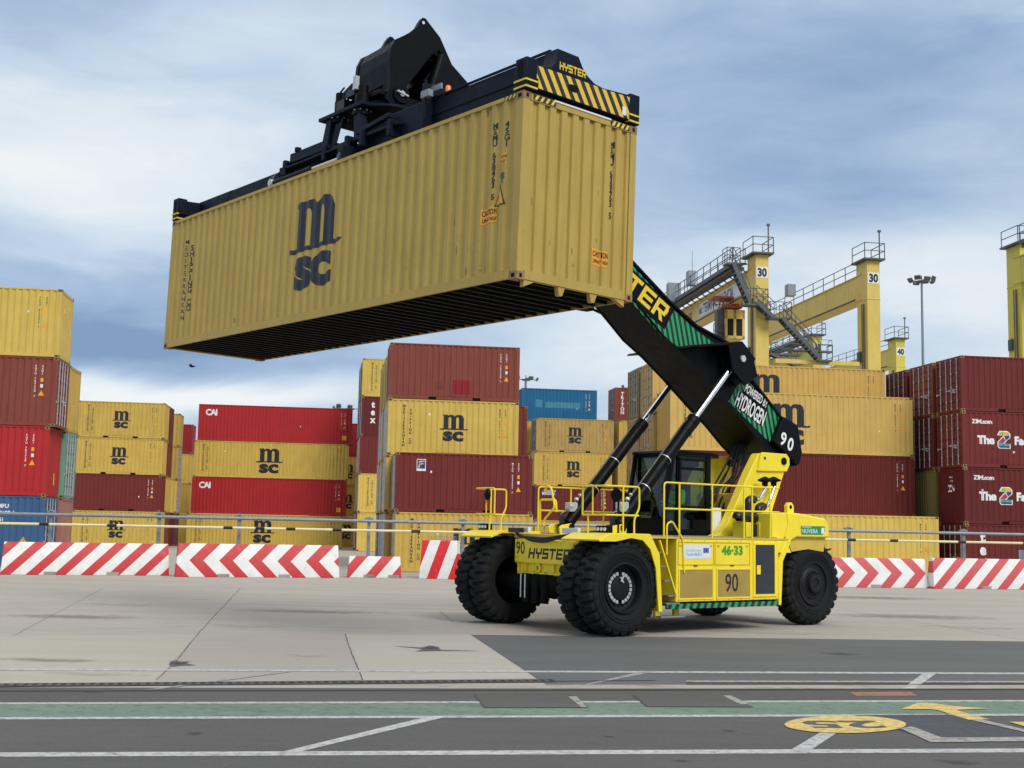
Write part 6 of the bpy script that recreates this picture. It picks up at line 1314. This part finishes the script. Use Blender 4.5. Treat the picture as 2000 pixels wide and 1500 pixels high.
def crack(pts, w_=.5, seed=1, mat='crack', name='pavement_joint'):
    rr = random.Random(seed); P = []
    for (x0, y0), (x1, y1) in zip(pts[:-1], pts[1:]):
        n = max(2, int(max(abs(x1-x0)/8, abs(y1-y0)/4)))
        for i in range(n): t_ = i/n; P.append((x0+(x1-x0)*t_+rr.uniform(-1, 1)*.8, y0+(y1-y0)*t_+rr.uniform(-1, 1)*.25))
    P.append(pts[-1]); Lf = [gr(x, y) for x, y in P]; vs = []; 
    for i, p in enumerate(Lf):
        d = (Lf[min(i+1, len(Lf)-1)]-Lf[max(i-1, 0)]).normalized(); n_ = Vector((-d.y, d.x, 0))*w_*.022*rr.uniform(.5, 1.2); vs += [(p.x+n_.x, p.y+n_.y, .005), (p.x-n_.x, p.y-n_.y, .005)]
    mb = MB(); mb.add(vs, [(2*i, 2*i+1, 2*i+3, 2*i+2) for i in range(len(Lf)-1)]); return struct(mb.build(name, mat, recalc=False, smooth=0))
crack([(470, 1148), (385, 1240), (340, 1297), (305, 1328)], .35, 1); crack([(674, 1238), (681, 1262), (708, 1328)], .35, 2)
crack([(860, 1195), (886, 1215)], .3, 3); crack([(0, 1160), (470, 1152), (890, 1152)], .3, 4); crack([(160, 1240), (520, 1238), (918, 1240)], .12, 5); crack([(1640, 1190), (2000, 1250)], .3, 6); crack([(200, 1150), (30, 1240)], .2, 7); crack([(1660, 1205), (2000, 1198)], .25, 8)
flat('oil_stain', [(333, 1292), (345, 1290), (352, 1293), (372, 1292), (362, 1296), (382, 1300), (350, 1301), (338, 1303), (330, 1299)], 'oil stain', .011)
flat('oil_stain', [(765, 1262), (800, 1264), (826, 1266), (838, 1261), (856, 1264), (861, 1270), (940, 1272), (850, 1272), (812, 1273), (826, 1268)], 'oil stain', .011)
# covers, hatches and yellow paint
def cover(name, pts, mat, lab, edge='groove', z=.016):
    z = ZZ(z); P = [gr(x, y) for x, y in pts]; c_ = sum(P, Vector())/len(P); r = root(name, Matrix.Translation(c_), lab, 'hatch cover' if 'hatch' in name else 'cover'); edge = 'asphalt stain'
    mb = MB(); mb.add([(p.x-c_.x, p.y-c_.y, z) for p in P], [tuple(range(len(P)))]); mb.build('frame', edge, r, recalc=False, smooth=0)
    mb = MB(); mb.add([((p.x-c_.x)*.965, (p.y-c_.y)*.93, z+.002) for p in P], [tuple(range(len(P)))]); mb.build('plate', mat, r, recalc=False, smooth=0); return r
cover('utility_cover', [(925, 1358), (1112, 1357), (1150, 1384), (945, 1384)], 'asphalt', 'square concrete-filled cover in the green lane, left one of the pair')
cover('utility_cover', [(1235, 1359), (1418, 1357), (1472, 1383), (1262, 1382)], 'asphalt', 'square concrete-filled cover in the green lane, right one of the pair')
flat('white_line', [(1110, 1362), (1126, 1362), (1146, 1383), (1136, 1383)], 'road white worn', .024); flat('white_line', [(1412, 1360), (1428, 1360), (1462, 1377), (1445, 1377)], 'road white worn', .024)
flat('brick_patch', [(1660, 1353), (1778, 1352), (1792, 1360), (1672, 1360)], 'brick patch', .014)
cover('hatch_cover', [(1668, 1398), (1858, 1397), (2040, 1447), (1822, 1449)], 'hatch steel', 'dark steel hatch with worn grey edging beside the yellow numbered oval')
flat('hatch_edging', [(1758, 1424), (1782, 1421), (1840, 1443), (2060, 1441), (2060, 1449), (1818, 1452)], 'road white worn', .026)
flat('hatch_edging', [(1845, 1396), (1870, 1396), (2040, 1436), (2040, 1441)], 'road white worn', .026)
flat('yellow_arrow', [(1760, 1387), (1792, 1375), (1812, 1374.5), (1870, 1382), (1934, 1386), (1866, 1388.5), (1932, 1407), (1892, 1408), (1832, 1389), (1812, 1387)], 'road yellow', .030)
flat('yellow_fragment', [(1970, 1412), (2010, 1412), (2060, 1430), (2010, 1423)], 'road yellow', .030)
flat('yellow_oval', [(1651+119*cos(2*pi*i/40), 1417+17*sin(2*pi*i/40)) for i in range(40)], 'road yellow', .028)
A_ = Art(); A_.text('25', 0, 0, 1, .03, 1.0, 'c'); 
def gmap(x, z): p = gr(1648-x*110+(z-.5)*26, 1417.5+(z-.5)*13.5); return (p.x, p.y, ZZ(.032))
struct(ob('painted_number', art_mesh('painted_number', A_, 'asphalt', gmap)))
# ------------------------------------------------------------------ red and white barriers
red = (.52, .030, .035); red2 = (.55, .07, .08)
def barrier(pl, pr, ytop, expr, lab, dep=.55, redc=red, notch=(.25, .62), inset=.06, extra=False):
    a_, b_ = gr(*pl), gr(*pr); ex = (b_-a_).normalized(); ey = Vector((-ex.y, ex.x, 0)); Lb = (b_-a_).length
    M_ = Matrix(((ex.x, ey.x, 0, a_.x), (ex.y, ey.y, 0, a_.y), (0, 0, 1, 0), (0, 0, 0, 1))); r = root('traffic_barrier', M_, lab, 'barrier', 'red and white barriers along the yard edge')
    top_ = cut(pl[0]+8, ytop, a_+ey*.12, ey); h = top_.z; mn = 'barrier pattern %d' % len([k for k in MATS if k.startswith('barrier p')])
    stripes(mn, (.74, .74, .72), redc, expr, rough=.55, wear=.22)
    s = .15; mb = MB(); sec = [(0, 0), (0, .10), (s, h-.03), (s+.02, h), (dep-s-.02, h), (dep-s, h-.03), (dep, .10), (dep, 0)]; n = len(sec)
    vs = [(0+q*inset/h, y, q) for y, q in sec]+[(Lb-q*inset/h, y, q) for y, q in sec]
    mb.add(vs, [tuple(range(n)), tuple(range(2*n-1, n-1, -1))]+[(i, (i+1) % n, (i+1) % n+n, i+n) for i in range(n)]); mb.build('body', mn, r, bevel=.015)
    mb = MB()
    for q in notch: mb.box(Lb*q, Lb*q+.42, -.012, .25, -.0, .12)
    mb.build('foot_opening', 'kerb concrete', r)
    if extra:
        mb = MB()
        for i in range(7): x = .35+i*.15; mb.tube([(x, dep/2, h), (x, dep/2, h+.16), (x+.07, dep/2, h+.16), (x+.07, dep/2, h)], .012, 6)
        mb.build('lifting_hook', 'galvanised', r)
    return r
barrier((0, 1122.5), (330, 1124.5), 1058, diag(1, -1.02, .92, .46, .10), 'long barrier with red diagonal stripes at the far left of the row')
barrier((342, 1127), (663, 1129), 1061, chevron(-.98, .60, 1.055, .47, .55), 'long barrier with red chevrons pointing left, under the ochre stack')
barrier((678, 1128), (784, 1129.5), 1086, diag(1, -.85, .98, .46, .38), 'short low barrier with two red diagonal bands', notch=(.30,.75))
barrier((818, 1130), (892, 1132), 1055, diag(1, -.33, .82, .49, .634), 'short tall barrier block with bright red bands beside the front tyres', dep=.9, redc=(.62, .012, .02), notch=(), extra=True)
barrier((1560, 1146.5), (1814, 1149), 1088, chevron(1.0, .56, 1.0, .47, .10), 'long barrier with red chevrons pointing right, behind the rear tyre', redc=red2, notch=(.55,))
barrier((1824, 1150), (2150, 1153), 1090, diag(1, -1.02, .94, .46, .08), 'long barrier with red diagonal stripes at the far right of the row', redc=red2, notch=(.28, .7))
# ------------------------------------------------------------------ steel rail on posts behind the barriers
bR = -5.2; p_ = yb(98, 1006, bR); zr = p_.z; aL, aR = yb(-60, 1004, bR).x, yb(2100, 1046, bR).x
gr_ = root('guard_rail', yard(aL, bR, 0), 'grey steel rail on posts running behind the red and white barriers', 'guard rail')
mb = MB(); mb.cyl((0, 0, zr+.02), (aR-aL, 0, zr+.02), .062, n=16); mb.build('rail', 'galvanised', gr_)
for px in (98, 310, 467, 721, 905, 1660, 1884, 2060):
    a_ = yb(px, 1020, bR).x-aL; mb = MB(); mb.box(a_-.065, a_+.065, .07, .20, 0, zr+.20); mb.box(a_-.17, a_+.17, .07, .24, zr+.08, zr+.16); mb.build('post', 'galvanised', gr_, bevel=.01)
zc = yb(98, 1024, bR-.3).z; mb = MB(); mb.cyl((0, -.25, zc), (aR-aL, -.25, zc), .050, n=10); cb_ = mb.build('pale_tube', 'rail paint yellow', gr_)
mb = MB()
for px in (80, 212, 438, 500, 560, 650, 803, 932, 1650, 1732, 1864, 1990): a_ = yb(px, 1020, bR).x-aL; mb.cyl((a_, -.25, zc), (a_+.35, -.25, zc), .058, n=10)
mb.build('tube_clip', 'hose black', cb_)
# ------------------------------------------------------------------ lamp masts
def mast(px, ytop, b, lab, r=.22, heads=7, spread=1.6, tall=1.0):
    p = yb(px, ytop, b); z = p.z; rt = root('floodlight_mast', yard(p.x, b, 0), lab, 'floodlight mast', 'floodlight masts over the yard')
    mb = MB(); mb.cyl((0, 0, 0), (0, 0, z), r*1.5, r*.8, n=14); mb.build('pole', 'galvanised', rt)
    mb = MB(); mb.bar((-spread, 0, z-.1), (spread, 0, z-.1), .14, .10); mb.bar((0, -spread, z-.1), (0, spread, z-.1), .14, .1); mb.lathe([(-.1, .6), (.0, .62), (.05, .6)], (0, 0, z-.1), (0, 0, 1), 16); mb.cyl((0, 0, z), (0, 0, z+.5), .06); mb.build('bracket', 'grey grating', rt)
    for i in range(heads):
        t_ = 2*pi*i/heads; x, y = cos(t_)*spread, sin(t_)*spread; mb = MB(); c_ = Vector((x, y, z+.15*(i % 2))); o_ = Vector((cos(t_), sin(t_), -.5)).normalized()
        mb.bar(c_-o_*.1, c_+o_*.18, .66, .46); mb.build('floodlight', 'grey grating', rt, bevel=.04)
mast(1800, 548, 70, 'tall floodlight mast standing alone right of the gantry cranes', .14, 8, 1.25)
mast(683, 797, 110, 'floodlight mast head peeping over the upper red container', .2, 8, 2.0)
mast(1027, 740, 120, 'floodlight mast head between the middle stack and the blue container', .2, 5, 1.6)
mast(1227, 757, 130, 'small lamp mast head beside the container with white vertical letters', .15, 2, .8)
# ------------------------------------------------------------------ gantry cranes
def railing(mb, pts, h=1.1, r=.035, n=2, gap=1.6):
    pts = [Vector(p) for p in pts]
    for k in range(n): z = Vector((0, 0, h*(1-.5*k))); mb.tube([p+z for p in pts], r, 5)
    for p, q in zip(pts[:-1], pts[1:]):
        m_ = max(1, int((q-p).length/gap))
        for i in range(m_+1): c_ = p+(q-p)*i/m_; mb.cyl(c_, c_+Vector((0, 0, h)), r, n=5)
def leg(mb, a, b, z1, wd=1.0, dp=1.9): mb.box(a, a+wd, b, b+dp, 0, z1)
def crane(b0, a1, a2, zt, num, lab, col='crane yellow', full=True, dirb=1, span=23.5):
    r = root('gantry_crane', yard(a1, b0, 0), lab, 'gantry crane'); da = a2-a1
    for k, a in enumerate((0, da)):
        for b in (0, dirb*span):
            y0, y1 = (b, b+1.8) if dirb > 0 or b else (b, b+1.8)
            mb = MB(); mb.prism([(y0, 1.4), (y0, zt), (y1, zt), (y1, 1.4)], a, a+1.0, 'x'); mb.box(a-.03, a+1.03, y0-.03, y1+.03, zt-2.95, zt-2.85); mb.build('leg', col, r, bevel=.03)
        y0, y1 = sorted((.9, dirb*span+.9)); mb = MB(); mb.box(a+.04, a+.96, y0, y1, zt-2.75, zt-.9); mb.box(a-.06, a+1.06, y0, y1, zt-2.80, zt-2.74); mb.box(a-.06, a+1.06, y0, y1, zt-.92, zt-.86); mb.build('girder', col, r, bevel=.02)
        mb = MB()
        for i_ in range(5): yq = dirb*(3.5+i_*4.2); mb.box(a+.025, a+.975, yq-.04, yq+.04, zt-2.74, zt-.92)
        mb.build('girder_joint', col, r)
        mb = MB(); mb.box(a-.02, a+.03, *sorted((dirb*2.2, dirb*(span-1))), zt-2.66, zt-2.56); mb.cyl((a-.08, .5, 3), (a-.08, .5, zt-3.2), .05, n=6); mb.cyl((a-.08, .8, 3), (a-.08, .8, zt-3.2), .035, n=6); mb.box(a-.16, a, 1.1, 1.6, zt-7.5, zt-6.7); mb.build('cable_tray', 'grey grating', r)
        mb = MB(); mb.box(a+.06, a+.94, -.02, .01, zt-1.75, zt-.92); pl = mb.build('number_plate', 'white paint', r)
        A_ = Art(); A_.text(num, a+.5, zt-1.62, .58, .05, .84, 'c'); ob('number', art_mesh('number', A_, 'black lettering', lambda x, z: (x, -.026, z)), pl)
        mb = MB(); mb.box(a-.35, a+1.3, -.35, 2.1, zt, zt+.12)
        railing(mb, [(a-.3, 1.9, zt+.1), (a-.3, -.3, zt+.1), (a+1.25, -.3, zt+.1), (a+1.25, 2.0, zt+.1)], 1.15, .035)
        mb.cyl((a+.9, -.2, zt), (a+.9, -.2, zt+2.2), .05, n=6); mb.box(a+.8, a+1.0, -.3, -.1, zt+2.1, zt+2.25)
        s_ = -1 if k == 0 else 1
        railing(mb, [(a+(.1 if k else -.1), 2.0*dirb, zt-.85+(0 if k else .6)), (a+(.1 if k else -.1), dirb*span, zt-.85+(0 if k else .6))], 1.1, .035, 2, 2.0)
        mb.build('railing', 'grey grating', r)
    for b in (0, dirb*span):
        mb = MB(); mb.box(-2.0, da+3.0, b+.2, b+1.6, 1.0, 1.9); mb.build('sill_beam', col, r)
        for a in (-1.5, .3, da, da+2.2): mb = MB(); mb.cyl((a+.5, b+.4, .65), (a+.5, b+1.2, .65), .65, n=20); mb.build('wheel', 'tyre rubber', r)
    # walkway beside the first girder
    y0, y1 = sorted((1.9*dirb, dirb*span)); mb = MB(); mb.box(-1.15, -.05, y0, y1, zt-.32, zt-.26)
    for i in range(16): y = y0+(y1-y0)*i/15; mb.bar((-1.15, y, zt-.36), (-.02, y, zt-1.0), .08, .08); mb.bar((-1.15, y, zt-.36), (0, y, zt-.36), .08, .12)
    mb.box(-1.2, -1.08, y0, y1, zt-.55, zt-.26); mb.box(-1.0, -.2, y0, y1, zt-.75, zt-.60)
    railing(mb, [(-1.12, y0, zt-.26), (-1.12, y1, zt-.26)], 1.1, .035, 2, 1.8); mb.build('walkway', 'grey grating', r)
    return r
def X(px, py, b): return yb(px, py, b)
b30 = 31.0; q = X(1476, 650, b30); q2 = X(1688, 650, b30+.6); zt = X(1490, 497, b30).z
c30 = crane(b30, q.x, q2.x, zt, '30', 'yellow gantry crane with two legs carrying white number boards reading 30')
ar0 = q.x
# lettering on the girder side facing left
A_ = Art(); A_.text('TERMINAL VALENCIA', -9.6, zt-2.25, .80, .02, .70); A_.text('MSC', -11.3, zt-2.2, .5, .03, .7); bd = MB(); bd.box(-.004, .034, 2.4, 13.8, zt-2.42, zt-1.30); bd.build('name_board', 'white paint', c30)
wd = max(v[0] for v in A_.v)-min(v[0] for v in A_.v)
ob('crane_lettering', art_mesh('crane_lettering', A_, 'grey grating', lambda x, z: (-.010, -x-0+.0 if False else (2.9-(x+9.6)*0)+(9.9-(x+9.6)) if x > -9.7 else 13.9-(x+11.3), z)), c30)
A_ = Art(); A_.text('PANES', 0, zt-2.4, .8, .02, .6); ob('crane_lettering', art_mesh('crane_lettering', A_, 'crane red', lambda x, z: (-.006, 18.2-x, z)), c30)
# stairs down the near leg, and the trolley cab
def stairs(r, a0, b0, segs, bplane):
    mb = MB()
    for (p, q_, wdt) in segs:
        A0 = X(p[0], p[1], bplane)-Vector((a0, b0, 0)); B0 = X(q_[0], q_[1], bplane)-Vector((a0, b0, 0))
        for dy in (0, .75): mb.bar(A0+Vector((0, dy, 0)), B0+Vector((0, dy, 0)), .06, .28)
        n = int((B0-A0).length/.32)
        for i in range(n): c_ = A0+(B0-A0)*(i+.5)/n; mb.box(c_.x-.14, c_.x+.14, c_.y, c_.y+.75, c_.z-.02, c_.z+.02)
        for dy in (0, .75): railing(mb, [A0+Vector((0, dy, .1)), B0+Vector((0, dy, .1))], 1.05, .03, 2, 1.2)
    return mb
mb = stairs(c30, q.x, b30, [((1432, 512), (1466, 590), 1), ((1478, 588), (1512, 620), 1), ((1530, 622), (1603, 700), 1)], b30-1.0)
def plat(mb, px0, px1, py, bpl, a0, b0, dp=1.0):
    A0 = X(px0, py, bpl)-Vector((a0, b0, 0)); B0 = X(px1, py, bpl)-Vector((a0, b0, 0)); mb.box(A0.x, B0.x, A0.y, A0.y+dp, A0.z-.12, A0.z); railing(mb, [A0+Vector((0, dp, 0)), A0, (B0.x, A0.y, A0.z), (B0.x, A0.y+dp, A0.z)], 1.1, .03, 2, 1.1)
for a_ in ((1420, 1446, 512), (1458, 1500, 592), (1504, 1546, 618), (1600, 1626, 702)): plat(mb, *a_, b30-1.0, q.x, b30)
mb.build('staircase', 'grey grating', c30)
mb = MB(); A0 = X(1526, 598, b30-.5)-Vector((q.x, b30, 0)); B0 = X(1490, 704, b30-.5)-Vector((q.x, b30, 0))
mb.box(B0.x+1.0, X(1680, 710, b30-.5).x-q.x, -.4, -.1, B0.z-.1, B0.z+.2); mb.build('cross_pipe', 'crane yellow', c30)
mb = MB(); mb.bar((1.0, .9, X(1505, 640, b30).z), (q2.x-q.x-.1, .9, X(1505, 640, b30).z), .02, .02); 
k0 = X(1416, 604, b30+5)-Vector((q.x, b30, 0)); k1 = X(1455, 662, b30+5)-Vector((q.x, b30, 0))
tcab = bpy.data.objects.new('operator_cab', None); COL.objects.link(tcab); tcab.parent = c30
mb = MB(); mb.box(k0.x, k1.x, k0.y, k0.y+1.8, k0.z-.7, k0.z); mb.box(k0.x, k1.x, k0.y, k0.y+1.8, k1.z, k1.z+.22)
for x in (k0.x, (k0.x+k1.x)/2-.1, k1.x-.2): mb.box(x, x+.2, k0.y, k0.y+.2, k1.z, k0.z); mb.box(x, x+.2, k0.y+1.6, k0.y+1.8, k1.z, k0.z)
mb.build('cab_shell', 'crane yellow', tcab); mb = MB(); mb.box(k0.x+.05, k1.x-.05, k0.y+.08, k0.y+1.75, k1.z+.2, k0.z-.6); mb.build('cab_window', 'hub black', tcab)
mb = MB(); r7 = random.Random(3); mb.box(k0.x-.1, k1.x-.2, k0.y, k0.y+1.5, k0.z+.15, k0.z+.3)
for i in range(8): x = k0.x-.5+i*.25; mb.bar((x, k0.y, k0.z+.1), (x+.3, k0.y+.2, k0.z+.95), .07, .07)
mb.box(k0.x-.9, k1.x, k0.y-.1, k0.y+1.5, k0.z+.85, k0.z+1.0); mb.build('trolley', 'crane red', c30)
mb = MB(); railing(mb, [(k0.x-.9, k0.y, k1.z), (k0.x-.05, k0.y, k1.z)], 1.1, .03); railing(mb, [(k0.x-.9, k0.y, k0.z-.2), (k0.x-.05, k0.y, k0.z-.2)], 1.1, .03); mb.box(k0.x-.9, k0.x, k0.y, k0.y+1, k1.z-.08, k1.z); mb.box(k0.x-.55, k0.x-.05, k0.y+.2, k0.y+.9, k1.z, k0.z); mb.build('trolley_ladder', 'grey grating', c30)
mb = MB()
for px, py0, py1, w2 in ((1352, 528, 556, .62), (1318, 552, 588, 1.1)):
    bq = b30+(13 if px > 1330 else 17); c1 = X(px, py1, bq)-Vector((q.x, b30, 0)); c0 = X(px, py0, bq)-Vector((q.x, b30, 0)); mb.box(c1.x-w2/2, c1.x+w2/2, c1.y, c1.y+.8, c1.z, c0.z)
c1 = X(1547, 577, b30+14)-Vector((q.x, b30, 0)); mb.box(c1.x-.35, c1.x+.35, c1.y, c1.y+.8, c1.z, c1.z+1.0)
for px, y0_, y1_ in ((1352, 490, 530), (1305, 548, 575)): c1 = X(px, y1_, b30+13)-Vector((q.x, b30, 0)); c0 = X(px, y0_, b30+13)-Vector((q.x, b30, 0)); mb.cyl(c1, (c1.x, c1.y, c0.z), .03, n=5)
mb.build('equipment_cabinet', 'galvanised', c30, bevel=.03)
b40 = 66.0; r1 = X(1588, 690, b40); r2 = X(1745, 690, b40+.6); z4 = X(1600, 655, b40).z
c40 = crane(b40, r1.x, r2.x, z4, '40', 'more distant yellow gantry crane with number boards reading 40', 'crane yellow bright')
mb = stairs(c40, r1.x, b40, [((1505, 690), (1560, 715), 1), ((1560, 655), (1585, 680), 1)], b40-1.0)
for a_ in ((1505, 1565, 690), (1545, 1625, 682)): plat(mb, *a_, b40-1.0, r1.x, b40)
mb.build('staircase', 'grey grating', c40)
b5 = 26.0; r3 = X(1996, 600, b5); z5_ = X(1990, 476, b5).z
crane(b5, r3.x-.05, r3.x+7.5, z5_, '20', 'yellow gantry crane leg with dark platform at the right edge of the view', 'crane yellow bright', dirb=-1)
# a small bird below the lifted container
pb = cut(375, 716, Vector((0, 70, 0)), Vector((0, 1, 0))); bd_ = root('bird', Matrix.Translation(pb), 'small dark bird flying in the sky under the left end of the lifted container', 'bird')
skin_body('body', [(-.16, 0, .02), (-.05, 0, 0), (.08, 0, 0), (.16, 0, .03), (.21, 0, .03)], [(0, 1), (1, 2), (2, 3), (3, 4)], [.02, .05, .05, .035, .012], 'hub black', bd_, 1)
mb = MB(); mb.add([(-.05, 0, .02), (.08, 0, .02), (.02, .30, .12), (-.12, .45, .02), (.02, -.30, .12), (-.12, -.45, .02), (-.05, .02, .0)], [(0, 1, 2, 3), (1, 0, 5, 4)]); mb.build('wing', 'hub black', bd_, recalc=False)
